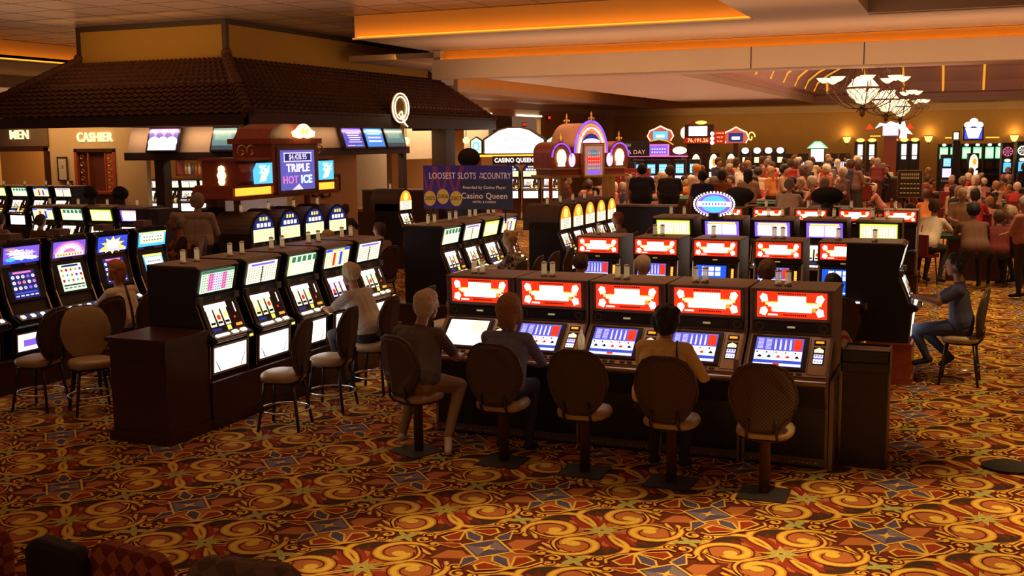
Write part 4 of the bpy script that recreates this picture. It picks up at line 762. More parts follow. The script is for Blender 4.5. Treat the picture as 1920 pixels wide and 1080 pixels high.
# back to back cabinets carrying the toppers and blank backs seen between rows
def blank(label, x0, x1, y0, y1, z1, mt=BLK, rt_=False):
    t = thing('slot_machine', label, 'slot machine', ((x0+x1)/2, (y0+y1)/2, 0)); a, b = (x1-x0)/2, (y1-y0)/2; m = MB(); m.box(-a, a, -b, b, 0, z1-.04, mt); link('cabinet', m.mesh('c'), t); m = MB(); m.box(-a-.01, a+.01, -b-.01, b+.01, z1-.04, z1, TAUP); link('top_panel', m.mesh('t'), t); return t
blank('dark machine back carrying the left black oval topper of the fourth row', -4.45, -3.8, 21.35, 21.9, 1.62); blank('dark machine back carrying the right black oval topper of the fourth row', -2.8, -2.1, 21.35, 21.9, 1.62)
blank('dark machine back below the oval topper over the banner', -11.4, -10.7, 23.8, 24.4, 2.15); blank('machine back carrying the left oval topper below the cashier window', -18.3, -17.7, 18.6, 19.2, 1.6); blank('machine back carrying the right oval topper below the cashier window', -17.45, -16.85, 18.6, 19.2, 1.6)
for i, (x, y) in enumerate(((-13.9, 23.9), (-13.0, 24.0))): blank(['large brown machine back at the left of the small lit machine by the bar', 'brown machine back behind the slots banner'][i], x-.1, x+.72, y, y+.7, 1.75, mat('machine_back_brown', (.10, .055, .03), .4))
t = thing('round_top_slot_machine', 'small machine with glowing red and white glass at the left edge of the banner', 'slot machine', (-12.0, 22.6, 0), PI/2); reel_machine(t, pay=10, round_top=True, base=.5, plinth=True)

# ---------------------------------------------------------------- stools
def backrest(h=.575, w_=.54, front=True, lean=.13):
    n = 24; m = MB(); oc = []
    for k in range(n):   # rounded hexagon outline, widest just below the middle
        a = 2*PI*k/n; x = math.cos(a); z = math.sin(a); s = 1/(abs(x)**6+abs(z)**6)**(1/6); x *= s; z *= s; wd = w_/2*float(np.interp(z, (-1, -.85, -.1, .15, .85, 1), (.52, .68, 1, 1, .80, .66))); oc.append((x*wd, z*h/2*(1 if abs(x) < .8 or abs(z) < .8 else .965)))
    def ring(sc_, y): return [(x*sc_, y+.10*((x*sc_/(w_/2))**2)*-1*-.55, h/2+z*sc_) for x, z in oc]
    L_ = [ring(.86, -.035), ring(1, -.015), ring(1.0, .012), ring(.86, .035)]; return L_, n
def tilt(vs, base, lean): return [(x, y-(z)*lean, z+base) for x, y, z in vs]
def make_stool(name, label, grp, ped, loc_, rz, backmat='fab'):
    t = thing(name, label, 'stool', loc_, rz, grp); key = (ped,)
    def seat():
        m = MB(); n = 20; R = []
        for sc_, z in ((.80, .50), (.97, .52), (1, .555), (.93, .585), (.7, .60)): R += [(.235*sc_*math.copysign(abs(math.cos(a))**.7, math.cos(a)), .22*sc_*math.copysign(abs(math.sin(a))**.7, math.sin(a)), z) for a in [2*PI*k/n for k in range(n)]]
        m.add(R, [(i*n+j, i*n+(j+1) % n, (i+1)*n+(j+1) % n, (i+1)*n+j) for i in range(4) for j in range(n)]+[tuple(range(n))[::-1], tuple(range(4*n, 5*n))], VIN); m.lathe([(.20, .485), (.2, .505)], BLK, n=14); return m
    P(t, 'seat', key, seat, True)
    # seat faces +Y; backrest stands at -Y, its outside faces -Y
    def bk(which):
        def f():
            L_, n = backrest(); m = MB()
            if which == 'pad': vs = tilt(L_[2], .565, .13)+tilt(L_[3], .565, .13); m.add(vs, [(j, (j+1) % n, n+(j+1) % n, n+j) for j in range(n)]+[tuple(range(n, 2*n))], VIN)
            elif which == 'shell': vs = tilt(L_[0], .565, .13)+tilt(L_[1], .565, .13); m.add(vs, [(j, (j+1) % n, n+(j+1) % n, n+j) for j in range(n)]+[tuple(range(n))[::-1]], CHF)
            else: vs = tilt(L_[1], .565, .13)+tilt(L_[2], .565, .13); m.add(vs, [(j, (j+1) % n, n+(j+1) % n, n+j) for j in range(n)], VIND); m.tube(tilt([(a, b, c) for a, b, c in L_[1]], .565, .13), .011, VIND, 5, True)
            m.v = [(x, y-.20, z) for x, y, z in m.v]; return m
        return f
    P(t, 'backrest', key, bk('shell'), False); P(t, 'back_cushion', key, bk('pad'), True); P(t, 'piping', key, bk('pipe'), True)
    for s in (-1, 1): P(t, 'back_bracket', (s,), lambda: MB().tube([(s*.12, -.05, .49), (s*.12, -.19, .50), (s*.12, -.235, .56), (s*.11, -.25, .68)], .014, STEEL, 6), True)
    if ped:
        P(t, 'pedestal', key, lambda: MB().lathe([(.045, .012), (.045, .46), (.09, .485)], mat('pedestal_bronze', (.17, .075, .03), .4, .5), n=14), True)
        P(t, 'base_plate', key, lambda: MB().box(-.20, .20, -.22, .16, 0, .014, mat('base_plate_dark', (.03, .022, .015), .6)), False)
    else:
        def leg(sx, sy_):
            def f(): m = MB(); m.tube([(sx*.15, sy_*.15, .49), (sx*.215, sy_*.215, .0)], [.020, .017], STEEL, 6); return m
            return f
        for sx in (-1, 1):
            for sy_ in (-1, 1): P(t, 'leg', (sx, sy_), leg(sx, sy_), True)
        P(t, 'foot_ring', key, lambda: MB().tube([(.255*math.cos(2*PI*k/20), .255*math.sin(2*PI*k/20), .20) for k in range(20)], .011, CHR, 6, True), True)
    return t
ps = ['slanting away under the white haired man in a dark polo', 'behind the woman in blue', 'standing empty between the woman in blue and the person in yellow', 'behind the person in the yellow shirt', 'standing empty at the right end of the front poker row']
for i in range(5): make_stool('pedestal_stool', 'lattice backed pedestal stool '+ps[i], 'pedestal stools at the front poker row', True, (-4.62+.79*i-(.10 if i == 0 else 0), 8.98-.03*i, 0), (-.42, .0, .02, -.02, .03)[i])
for i, (x, y, r) in enumerate(((-6.42, 9.28, .25), (-6.40, 10.15, .15), (-6.38, 11.05, .1), (-6.35, 11.95, .1), (-6.2, 12.7, -.2))):
    make_stool('slot_stool', 'four legged beige stool in the near left aisle, '+['nearest the camera', 'second from the camera', 'under the white haired slot player', 'just beyond the white haired slot player', 'farthest of the five'][i], 'four legged stools in the near left aisle', False, (x, y, 0), PI/2+r)
for i, (x, y, r) in enumerate(((-9.45, 9.0, PI/2+.2), (-8.80, 9.1, PI+.95), (-9.5, 9.95, PI/2), (-9.42, 10.55, PI/2+.1), (-10.0, 8.4, PI/2))):
    make_stool('slot_stool', 'stool before the curved video slots at left, '+['with dark lattice back turned to the camera', 'turned round to show its beige cushion', 'half hidden behind the beige cushion', 'under the red haired woman', 'at the left edge of the picture'][i], 'stools before the curved video slots', False, (x, y, 0), r)
for i in range(4): make_stool('slot_stool', 'dark backed stool before the middle bank, %s from the camera' % ORD[i], 'stools before the middle bank', False, (-6.35, 15.0+.72*i, 0), PI/2+.1*(i % 2))
for i in range(4): make_stool('slot_stool', 'stool tucked between the first and second poker rows, %s from the left' % ORD[i], 'stools between the first and second poker rows', False, (-4.44+(.77, .78, .765, 1.02)[i]*i, 12.75, 0), (0, .1, 0, .3)[i])
make_stool('slot_stool', 'beige cushioned bar stool carrying the man in a blue shirt at right', None, False, (-.02, 13.85, 0), PI/2-.05)
for i, (x, y, r) in enumerate(((-6.2, 20.5, PI/2), (-6.2, 21.4, PI/2+.2), (-9.5, 15.2, PI/2), (-9.4, 16.6, PI/2-.2), (-8.5, 13.4, 2.6), (-16.9, 16.7, 0), (-17.7, 16.7, .1), (1.35, 14.2, PI/2), (1.75, 19.5, 1))):
    make_stool('slot_stool', ['stool under the man before the round topped machines', 'empty stool beyond the man before the round topped machines', 'stool before the machines below the game sign, nearer the camera', 'stool before the machines below the game sign, farther from the camera', 'beige stool left out in the aisle beyond the left bank', 'stool before the camera facing row, right of the pair', 'stool before the camera facing row, left of the pair', 'dark stool cut off by the right edge of the picture', 'dark stool standing on the open carpet at far right'][i], None, False, (x, y, 0), r)
# lounge chairs at the bottom edge of the picture
DIA = pattern('red_diamond_fabric', (.55, .15, .04), (.26, .025, .012), 15, 'checker', .8, .785); HEX = pattern('brown_hexagon_fabric', (.20, .12, .06), (.30, .19, .10), 12, 'checker', .8, .5)
def lounge(label, c, rz, mt, w_=.5, h_=1.08, md=None):
    t = thing('lounge_chair', label, 'chair', c, rz); mm = md or WOODD
    m = MB(); n = 12; pr = [(-w_/2, .5), (-w_/2-.02, h_-.06), (-w_/2+.05, h_), (w_/2-.05, h_), (w_/2+.02, h_-.06), (w_/2, .5)]; m.prism(pr, -.30, -.19, mt, 'y'); bevel(link('backrest', m.mesh('b'), t), .03, 3)
    m = MB(); m.box(-w_/2, w_/2, -.2, .3, .4, .54, mt); bevel(link('seat', m.mesh('s'), t), .03, 3)
    for sx in (-1, 1):
        for y in (-.25, .25): m = MB(); m.box(sx*(w_/2-.04)-.02, sx*(w_/2-.04)+.02, y-.02, y+.02, 0, .41, mm); link('leg', m.mesh('l'), t)
lounge('red diamond patterned lounge chair at the very bottom left corner', (-4.42, 3.98, 0), -.1, DIA); lounge('dark lounge chair between the two red patterned ones at the bottom edge', (-3.83, 3.98, 0), -.2, mat('dark_upholstery', (.02, .012, .008), .7), .40, 1.06)
lounge('red diamond patterned lounge chair at the bottom edge, right of the dark one', (-3.42, 3.98, 0), -.15, DIA, .46, 1.09); lounge('brown hexagon patterned lounge chair at the bottom edge, rightmost', (-2.90, 4.04, 0), .12, HEX, .50, 1.09)
# bin
t = thing('waste_bin', 'tall dark waste bin with ash top beside the right end of the front poker row', 'bin', (-.78, 10.07, 0)); m = MB(); m.box(-.19, .19, -.17, .17, .03, .88, mat('bin_laminate', (.035, .02, .012), .5)); link('body', m.mesh('b'), t)
m = MB(); m.box(-.205, .205, -.185, .185, .0, .05, WOODD); link('plinth', m.mesh('p'), t); m = MB(); m.box(-.205, .205, -.185, .185, .86, .95, BLK)
for a, b, c, d in ((-.205, -.18, -.185, .185), (.18, .205, -.185, .185), (-.205, .205, -.185, -.16), (-.205, .205, .16, .185)): m.box(a, b, c, d, .95, 1.06, BLK)
bevel(link('hood', m.mesh('h'), t), .01); m = MB(); m.box(-.18, .18, -.16, .16, .95, 1.04, mat('ash_sand', (.6, .54, .48), .9, scale=60, var=.4, bump=.5)); link('ash_sand', m.mesh('s'), t); m = MB(); m.box(.19, .198, -.15, .15, .1, .84, mat('bin_edge_oak', (.22, .11, .04), .5)); link('side_panel', m.mesh('x'), t)
m = MB(); m.lathe([(.18, 0), (.19, .03), (.12, .06), (.05, .07)], mat('dark_rubber', (.02, .015, .01), .8), n=16, sx=1.2); tag(link('floor_mat_roll', m.mesh('f'), None, (.42, 10.3, 0)), 'dark low object lying on the carpet at the right edge of the picture', 'bag')
def cup(name, label, c, mt, r=.035, h=.10):
    m = MB(); m.lathe([(r*.75, 0), (r, h), (r*.93, h), (r*.7, .01)], mt, n=12); tag(link(name, m.mesh(name, True), None, c), label, 'cup')
cup('paper_cup', 'brown drink cup on the poker console right of the person in yellow', (-1.86, 9.66, .84), mat('cup_brown', (.35, .2, .12), .4))
m = MB(); m.lathe([(.03, 0), (.032, .02), (.032, .12), (.012, .16), (.012, .19)], GLASS, n=12); m.v = [(x, y, z) for x, y, z in m.v]; tag(link('water_bottle', m.mesh('w', True), None, (-3.36, 9.76, .925)), 'clear water bottle standing on the console right of the woman in blue', 'bottle')
# ---------------------------------------------------------------- signs and kiosks
XZ = FR((0, 0, 0), (1, 0, 0), (0, 0, 1))
def arch(a, h0, h1, n=16): return [(-a, 0), (-a, h0)]+[(-a*math.cos(PI*i/n), h0+(h1-h0)*math.sin(PI*i/n)) for i in range(1, n)]+[(a, h0), (a, 0)]
# hanging game sign above the round topped bank (local x runs along world Y, front faces +X)
t = thing('game_sign', 'red wood carousel sign reading TRIPLE HOT ICE above the round topped bank', 'sign', (-10.9, 16.3, 2.0), PI/2)
m = MB(); m.prism([(-1.75, .0), (-1.9, .03), (-1.9, .07), (1.3, .07), (1.3, .0)], -.10, .8, REDW, 'y'); m.box(-1.8, 1.2, -.02, .75, .07, .22, REDW); m.box(-.78, .62, -.10, .7, .05, .92, REDW); m.box(-.85, .70, -.14, .75, .90, .99, REDW); m.prism([(-.75, .99), (-.6, 1.16), (-.3, 1.24), (.3, 1.24), (.5, 1.12), (.6, .99)], .0, .7, REDW, 'y')
m.prism([(.0, .24), (-.06, .30), (-.08, .45), (-.02, .58), (.05, .62), (.05, .66), (.7, .66), (.7, .24)], -1.62, -.78, REDW); m.prism([(.0, .24), (-.06, .30), (-.08, .45), (-.02, .58), (.05, .62), (.7, .62), (.7, .24)], .62, 1.15, REDW); m.box(-1.70, -.78, -.08, .72, .64, .68, REDW); m.box(.62, 1.2, -.08, .72, .62, .66, REDW); m.box(-1.75, -.78, -.1, .75, .20, .24, REDW); m.box(.62, 1.25, -.1, .75, .20, .24, REDW)
link('wood_body', m.mesh('w'), t); [link('amber_light_band', MB().box(a, b, -.05, .78, .075, .195, AMBE).mesh('a'), t) for a, b in ((-1.72, -.78), (.62, 1.22))]
F = FR((-.08, -.10, .45), (1, 0, 0), (0, 0, 1)); m = MB(); m.slab(F, -.60, -.40, .60, .40, 0, .03, GRY); m.slab(F, -.52, -.34, .52, .34, .03, .035, em('triple_blue', (.13, .12, .52), 1, True)); m.poly(F, [(-.2, -.34), (.15, -.34), (.02, -.24)], .035, .037, LAV)
for a, b, c, d in ((-.42, .28, .42, .30), (-.42, .14, .42, .16), (-.42, .14, -.40, .30), (.40, .14, .42, .30)): m.slab(F, a, b, c, d, .036, .04, LAV)
m.slab(F, -.40, .16, .40, .28, .035, .037, NAVY); text_mb(m, F, '$4,428.95', .13, LAV, .004, 0, .22, 1, .038, .01); text_mb(m, F, 'TRIPLE', .19, WHT2, .006, 0, .03, 1.2, .038, .02); text_mb(m, F, 'HOT', .19, PNK, .006, -.24, -.17, 1.1, .038, .0); text_mb(m, F, 'ICE', .19, em('ice_cyan', (.5, .9, 1), 2), .006, .25, -.17, 1.2, .038, .03); link('sign_face', m.mesh('f'), t)
for sgn, cx_, w_ in ((-1, -1.05, .5), (1, .88, .48)):
    m = MB(); G = FR((cx_, -.085, .42), (1, 0, 0), (0, 0, 1)); m.poly(G, [(-w_/2, -.17), (w_/2, -.17), (w_/2, .17), (-w_/2+.08*(sgn < 0), .17), (-w_/2-.02, .05)], 0, .02, CYN); text_mb(m, G, '25¢', .18, WHT2, .01, .02, .06, 1, .022, .02); m.poly(G, [(-.12, -.14), (.05, -.12), (.12, .0), (-.05, -.01)], .02, .024, YELS); link('price_panel', m.mesh('p'), t)
m = MB(); G = FR((.05, -.16, 1.1), (1, 0, 0), (0, 0, 1)); m.poly(G, [(-.30, -.08), (-.12, -.11), (0, -.08), (.12, -.11), (.30, -.08), (.33, .0), (.2, .05), (.1, .12), (0, .14), (-.1, .12), (-.2, .05), (-.33, 0)], 0, .05, YELS); [m.disc(G, a, .01, .04, .06, .05, .055, YEL, 10) for a in (-.06, .06)]; link('crown_ornament', m.mesh('c'), t)
m = MB(); G = FR((-1.62, .3, .40), (0, -1, 0), (0, 0, 1)); [m.disc(G, 0, z, r, r, .0, .03, YELS, 8) for z, r in ((.10, .06), (0, .08), (-.10, .06))]; link('side_ornament', m.mesh('s'), t); m = MB()
for x in (-1.1, -1.35, .95): m.tube([(x+.16*(1-a/9)*math.cos(a), .1, .78+.12*(1-a/9)*math.sin(a)) for a in np.linspace(0, 8, 18)], .014, BRS, 5)
link('scrollwork', m.mesh('sc'), t); [link('post', MB().box(x-.04, x+.04, .3, .38, -.5, .02, REDW).mesh('p'), t) for x in (-1.2, .9)]
# banner
t = thing('banner', 'purple banner reading LOOSEST SLOTS IN THE COUNTRY with three gold medals', 'banner', (-7.02, 15.1, 2.22), .03)
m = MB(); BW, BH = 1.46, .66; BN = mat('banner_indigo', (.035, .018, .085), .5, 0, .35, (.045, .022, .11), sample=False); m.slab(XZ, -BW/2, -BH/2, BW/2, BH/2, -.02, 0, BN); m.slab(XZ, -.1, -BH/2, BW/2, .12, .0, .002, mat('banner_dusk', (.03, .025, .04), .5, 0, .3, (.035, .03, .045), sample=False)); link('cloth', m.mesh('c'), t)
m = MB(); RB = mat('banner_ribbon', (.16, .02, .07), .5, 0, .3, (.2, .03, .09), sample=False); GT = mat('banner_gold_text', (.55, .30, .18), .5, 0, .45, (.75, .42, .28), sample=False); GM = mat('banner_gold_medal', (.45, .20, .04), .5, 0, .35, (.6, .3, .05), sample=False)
for k in range(3):
    c = -.64+.22*k
    for s in (-1, 1): m.poly(XZ, [(max(-.72, c+s*.16), .32), (max(-.72, c+s*.09), .32), (c-.0, -.05), (c+s*.05, -.05)][::s], .002+.001*k, .004+.001*k, RB)
    m.disc(XZ, c+.02, -.17+.03*(k == 1), .10, .115, .006+k*.001, .008+k*.001, GM, 24); text_mb(m, XZ, ('2005', '2006', '2007')[k], .085, mat('medal_ink', (.12, .04, .03), .6), .003, c+.02, -.17+.03*(k == 1), 1, .010)
text_mb(m, XZ, 'LOOSEST SLOTS', .135, GT, .003, -.24, .17, .76, .006); text_mb(m, XZ, 'IN', .05, GT, .003, .245, .20, 1, .006); text_mb(m, XZ, 'THE', .05, GT, .003, .245, .15, 1, .006); text_mb(m, XZ, 'COUNTRY', .135, GT, .003, .49, .17, .66, .006)
text_mb(m, XZ, 'Awarded by Casino Player', .062, GT, .003, .28, .0, 1, .006); text_mb(m, XZ, 'Casino Queen', .125, GT, .003, .28, -.13, .98, .006, .003); text_mb(m, XZ, 'HOTEL & CASINO', .045, GT, .003, .28, -.22, 1, .006); link('printing', m.mesh('p'), t); [link('pole', MB().tube([(x, .05, -.54), (x, .05, .33)], .012, STEEL, 6).mesh('q'), t) for x in (-.6, .6)]
# purple arch kiosk
t = thing('arch_kiosk', 'large purple neon arch sign with salmon barrel roof on a gold ledge', 'sign', (-8.78, 26.2, 0), .88)
m = MB(); SAL = mat('salmon_barrel', (.85, .42, .22), .6); n = 16
m.prism([(-.42*math.cos(PI*i/n), 2.72+.62*math.sin(PI*i/n)) for i in range(n+1)], 0, 1.25, SAL, 'y'); link('barrel_roof', m.mesh('b', True), t)
m = MB(); m.tube([(-.46*math.cos(PI*i/20), -.04, 2.6+.78*math.sin(PI*i/20)) for i in range(21)], .035, MAG, 6); m.tube([(-.36*math.cos(PI*i/20), -.06, 2.6+.62*math.sin(PI*i/20)) for i in range(21)], .022, WHT2, 6); link('neon_arch', m.mesh('n'), t)
m = MB(); m.tube([(-.41*math.cos(PI*i/20), -.05, 2.6+.70*math.sin(PI*i/20)) for i in range(21)], .02, ORG, 6); m.disc(FR((0, -.03, 2.72), (1, 0, 0), (0, 0, 1)), 0, 0, .28, .36, 0, .02, NAVY, 24); m.disc(FR((0, -.05, 2.86), (1, 0, 0), (0, 0, 1)), 0, 0, .25, .10, 0, .02, LAV, 20); m.slab(FR((0, -.07, 2.78), (1, 0, 0), (0, 0, 1)), -.22, -.04, .22, .04, 0, .02, WHT2); link('arch_face', m.mesh('f'), t)
m = MB(); m.box(-1.2, 1.1, -.1, .9, 2.0, 2.06, BRS); m.box(-1.1, 1.0, -.02, .8, 2.06, 2.2, REDW); m.box(-1.15, 1.05, -.06, .86, 2.2, 2.24, BRS); m.box(-.44, .44, 0, .8, 2.2, 2.75, REDW); link('ledge', m.mesh('l'), t)
m = MB(); m.box(-.32, .32, -.16, -.06, 2.0, 2.85, REDW); [m.box(a, b, -.18, -.06, c, d, GOLD) for a, b, c, d in ((-.30, .30, 2.0, 2.05), (-.30, .30, 2.78, 2.82), (-.30, -.26, 2.0, 2.8), (.26, .30, 2.0, 2.8))]; G = FR((0, -.165, 2.4), (1, 0, 0), (0, 0, 1)); m.slab(G, -.25, -.35, .25, .37, 0, .01, em('poster_rose', (.45, .22, .22), .8)); m.slab(G, -.2, -.05, .2, .12, .01, .012, RED); m.disc(G, 0, .2, .12, .09, .01, .012, TEAL, 14); strokes(m, G, 7, 5, -.18, -.22, .18, .24, LAV, .013, .3, .3); m.slab(G, -.18, -.33, .18, -.22, .01, .013, PUR); link('poster_panel', m.mesh('p'), t)
for s in (-1, 1):
    m = MB(); m.prism([(s*.85-.28*math.cos(PI*i/n), 2.62+.26*math.sin(PI*i/n)) for i in range(n+1)]+[(s*.85+.28, 2.24), (s*.85-.28, 2.24)], .0, .9, REDW, 'y'); m.tube([(s*.85-.27*math.cos(PI*i/12), -.04, 2.5+.34*math.sin(PI*i/12)) for i in range(13)], .02, MAG, 6); G = FR((s*.85, -.02, 2.45), (1, 0, 0), (0, 0, 1)); m.disc(G, 0, .05, .13, .2, 0, .03, YELS, 14); m.disc(G, s*-.30, -.02, .09, .17, 0, .03, LAV, 12); m.slab(G, -.1, -.17, .1, -.12, 0, .02, WHT2); link('side_arch', m.mesh('s'), t)
for x, y, z in ((0, -.05, 3.38), (0, 1.15, 3.34), (-.85, 0, 2.88), (.85, 0, 2.88)): m = MB(); m.lathe([(.06, 0), (.02, .04), (.05, .10), (.015, .14), (.03, .18), (.002, .26)], GOLD, (x, y, z), 8); m.ball((x-.07, y, z+.07), .03, GOLD, 6); m.ball((x+.07, y, z+.07), .03, GOLD, 6); link('finial', m.mesh('f', True), t)
for x in (-.75, .55, .75): m = MB(); m.box(x-.06, x+.06, .1, .22, 0, 2.0, BRS); link('column', m.mesh('c'), t)
# white marquee
t = thing('marquee', 'big white arched marquee with CASINO QUEEN lettering below it', 'sign', (-14.06, 34, 0), .3)
m = MB(); pr = [(-.98, 2.52), (-.98, 2.95), (-.78, 3.08), (-.5, 3.26), (-.2, 3.34), (.2, 3.34), (.5, 3.26), (.78, 3.08), (.98, 2.95), (.98, 2.52)]; m.prism([(x*1.06, z+.05) for x, z in pr], .0, .5, mat('marquee_brown', (.14, .07, .03), .5), 'y'); m.box(-1.5, 1.5, 0, .5, 2.38, 2.54, MATS['marquee_brown']); m.box(-1.5, 1.5, -.02, .4, 2.40, 2.47, AMBE); link('marquee_frame', m.mesh('f'), t)
m = MB(); m.prism(pr, -.04, 0, WHT, 'y'); G = FR((0, -.04, 2.8), (1, 0, 0), (0, 0, 1)); [m.tube([(.42*math.cos(a), -.06, 2.85+.17*math.sin(a)) for a in np.linspace(s, s+2.6, 14)], .012, mat('marquee_grey_scroll', (.35, .36, .5), .5, 0, .5, (.5, .52, .7), sample=False), 5) for s in (.3, 3.4)]; link('lit_face', m.mesh('l'), t)
for s in (-1, 1): m = MB(); m.prism([(s*1.27-.2, 2.5), (s*1.27+.2, 2.5), (s*1.27+.2, 2.95), (s*1.27, 3.08), (s*1.27-.2, 2.95)], 0, .3, BLK, 'y'); m.prism([(s*1.27-.17, 2.53), (s*1.27+.17, 2.53), (s*1.27+.17, 2.93), (s*1.27, 3.04), (s*1.27-.17, 2.93)], -.03, 0, PALEG, 'y'); G = FR((s*1.27, -.03, 2.75), (1, 0, 0), (0, 0, 1)); m.disc(G, 0, 0, .12, .15, 0, .01, CYN, 16); m.disc(G, 0, 0, .08, .11, .01, .015, PALEG, 16); link('side_panel', m.mesh('s'), t)
m = MB(); G = FR((0, -.08, 2.28), (1, 0, 0), (0, 0, 1)); m.slab(G, -.72, -.14, .72, .14, -.06, 0, WOODD); text_mb(m, G, 'CASINO QUEEN', .20, WHT2, .02, 0, 0, .86, .005, .02); link('name_board', m.mesh('n'), t); [link('column', MB().box(x-.06, x+.06, .1, .3, 0, 2.4, REDW).mesh('c'), t) for x in (-1.2, 1.2)]
for i in range(3): machine_thing('round_top_slot_machine', 'distant round topped slot machine under the CASINO QUEEN marquee, %s from the left' % ORD[i], (-15.7+.72*i, 37.6+.2*i, 0), .3, 'round topped slot machines under the marquee', pay=5, round_top=True, base=.75, candles=0, plinth=True)
# far machines: tall cabinets with lit glass
def far_machine(name, label, x, y, z1, grp, kind, rz=.15, w_=.62):
    t = thing(name, label, 'slot machine', (x, y, 0), rz, grp)
    def cab(): m = MB(); m.prism([(0, 0), (-.05, z1*.45), (.08, z1*.5), (.05, z1), (.5, z1), (.5, 0)], -w_/2, w_/2, DRK); return m
    P(t, 'cabinet', ('far', z1, w_), cab)
    def gl():
        m = MB(); h = z1*.5; G = FR((0, .04, z1*.76), (1, 0, 0), (0, 0, 1)); a = w_*.4
        if kind == 'double': m.slab(G, -a*.6, .03, a*.6, h*.38, 0, .03, WHT2); m.slab(G, -a*.55, -h*.12, a*.55, -.02, 0, .03, WHT2); m.disc(G, 0, h*.52, a, .09, 0, .05, YEL, 12); strokes(m, G, 3, 3, -a*.7, .03, a*.7, h*.38, GRY, .031, .3, .2); [m.ball((s*a*1.1, -.02, z1*.76+h*.52), .03, RED, 6) for s in (-1, 1)]
        elif kind == 'green': m.slab(G, -a, -.05, a, h*.36, 0, .03, GRN); m.slab(G, -a*.85, .0, a*.85, h*.3, .03, .034, PALEG); m.disc(G, 0, h*.44, a*.5, .06, 0, .03, WHT, 10); strokes(m, G, 4, 3, -a*.8, .02, a*.8, h*.28, GRN, .035, .4, .3); m.slab(G, -a*.8, -h*.4, a*.8, -h*.15, 0, .03, mat('far_dim_glass', (.1, .05, .03), .3))
        elif kind == 'arch': m.disc(G, 0, h*.12, a, h*.32, 0, .03, CREAM, 20); m.slab(G, -a, -.1, a, h*.14, .0, .032, CREAM); m.disc(G, a*.2, h*.15, a*.5, h*.14, .033, .036, ORG, 10); m.slab(G, -a, -h*.42, a, -h*.2, 0, .03, WHT2)
        elif kind == 'oval': m.disc(G, 0, h*.42, a*.85, .13, 0, .05, WHT2, 20); m.disc(G, 0, h*.42, a*.6, .08, .05, .055, LAV, 20); m.slab(G, -a*.6, .02, a*.6, h*.2, 0, .03, PALEY); strokes(m, G, 3, 2, -a*.55, .03, a*.55, h*.18, ORG, .031, .5, .4); m.slab(G, -a*.6, -h*.40, a*.6, -h*.22, 0, .03, LAV)
        elif kind == 'blue': m.slab(G, -a, -.02, a, h*.36, 0, .03, INK); m.slab(G, -a*.85, .0, a*.85, h*.33, .03, .034, CYN); strokes(m, G, 4, 3, -a*.8, .02, a*.8, h*.3, WHT2, .035, .5, .5); m.slab(G, -a, -h*.44, a, -h*.08, 0, .03, LAV)
        elif kind == 'lime': m.slab(G, -a*1.3, -.05, a*1.3, h*.2, 0, .05, em('lime_sign', (.85, 1, .35), 1.6)); m.slab(G, -a*.5, -h*.5, a*.5, -.07, 0, .03, WHT)
        elif kind == 'reel': [m.slab(G, -a+.5*a*i, -h*.1, -a+.5*a*i+.3*a, h*.15, 0, .03, LAV) for i in range(4)]; m.slab(G, -a, -h*.36, a, -h*.26, 0, .03, CREAM)
        else: m.disc(G, 0, h*.2, a*1.15, a*1.15, .0, .04, {'wheelr': mat('wheel_rose', (.3, .05, .06), .4, 0, .6, (.7, .15, .18), sample=False), 'wheelg': PALEG}[kind], 22); m.disc(G, 0, h*.2, a*.9, a*.9, .04, .045, mat('wheel_dark', (.1, .03, .03), .4), 22); [m.poly(G, [(0, h*.2), (a*math.cos(q), h*.2+a*math.sin(q)), (a*math.cos(q+.2), h*.2+a*math.sin(q+.2))], .045, .05, WHT2 if kind == 'wheelg' else PNK) for q in np.arange(8)*PI/4]; m.slab(G, -a*.8, -h*.45, a*.8, -h*.15, 0, .03, CYN); m.disc(G, 0, -h*.08, a*.7, .07, .0, .05, CREAM, 12)
        return m
    P(t, 'lit_glass', ('far', z1, kind, w_), gl); return t
def far_row(pts, kind, z1, where, name='slot_machine', rz=.15, wd=.44):
    for i, (x, y) in enumerate(pts): far_machine(name, ('distant %s, %s from the left' % (where, ORD[i])) if len(pts) > 1 else 'distant '+where, x, y, z1, where[:60], kind, rz, wd)
far_row([(-4.68, 52.6), (-4.19, 52.8), (-3.29, 53.2), (-2.84, 53.4), (-2.39, 53.6)], 'double', 2.75, 'slot tower with double white glass below the flame sign')
for i, (x, y) in enumerate([(-4.68, 52.6)]): pass
far_row([(-1.15, 54.1), (-.7, 54.3), (-.2, 54.5), (.26, 54.7), (.77, 54.9), (1.2, 55.05)], 'green', 2.6, 'slot machine with green glass at right')
far_row([(-10.65, 45.7), (-9.97, 46), (-9.3, 46.3)], 'arch', 2.35, 'slot machine with cream arched glass below the number sign')
far_row([(-8.75, 46.5), (-8.3, 46.75), (-7.85, 46.9), (-7.4, 47.1)], 'oval', 2.5, 'white oval topped slot machine right of the number sign', rz=.2)
far_row([(-11.75, 40.8), (-11.3, 41.05), (-10.88, 41.2), (-10.3, 41.5), (-9.8, 41.7)], 'blue', 2.15, 'video machine with blue screen below the violet sign')
far_row([(-10.9, 36.6)], 'lime', 2.15, 'machine with lime glowing sign behind the man in navy')
far_row([(-7.9, 49.1), (-7.3, 49.3), (-6.8, 49.6), (-5.6, 50), (-5.1, 50.2)], 'reel', 2.25, 'dim slot machine with pale windows before the back wall')
far_row([(1.42, 50.8)], 'wheelr', 2.65, 'slot machine with a rose coloured wheel at right'); far_row([(2.0, 51.0)], 'wheelg', 2.7, 'slot machine with a pale green wheel at the right edge')
far_row([(-22.8, 40.6), (-22.15, 40.9), (-21.45, 41.2)], 'oval', 2.35, 'oval topped slot machine under the right eaves of the bar')
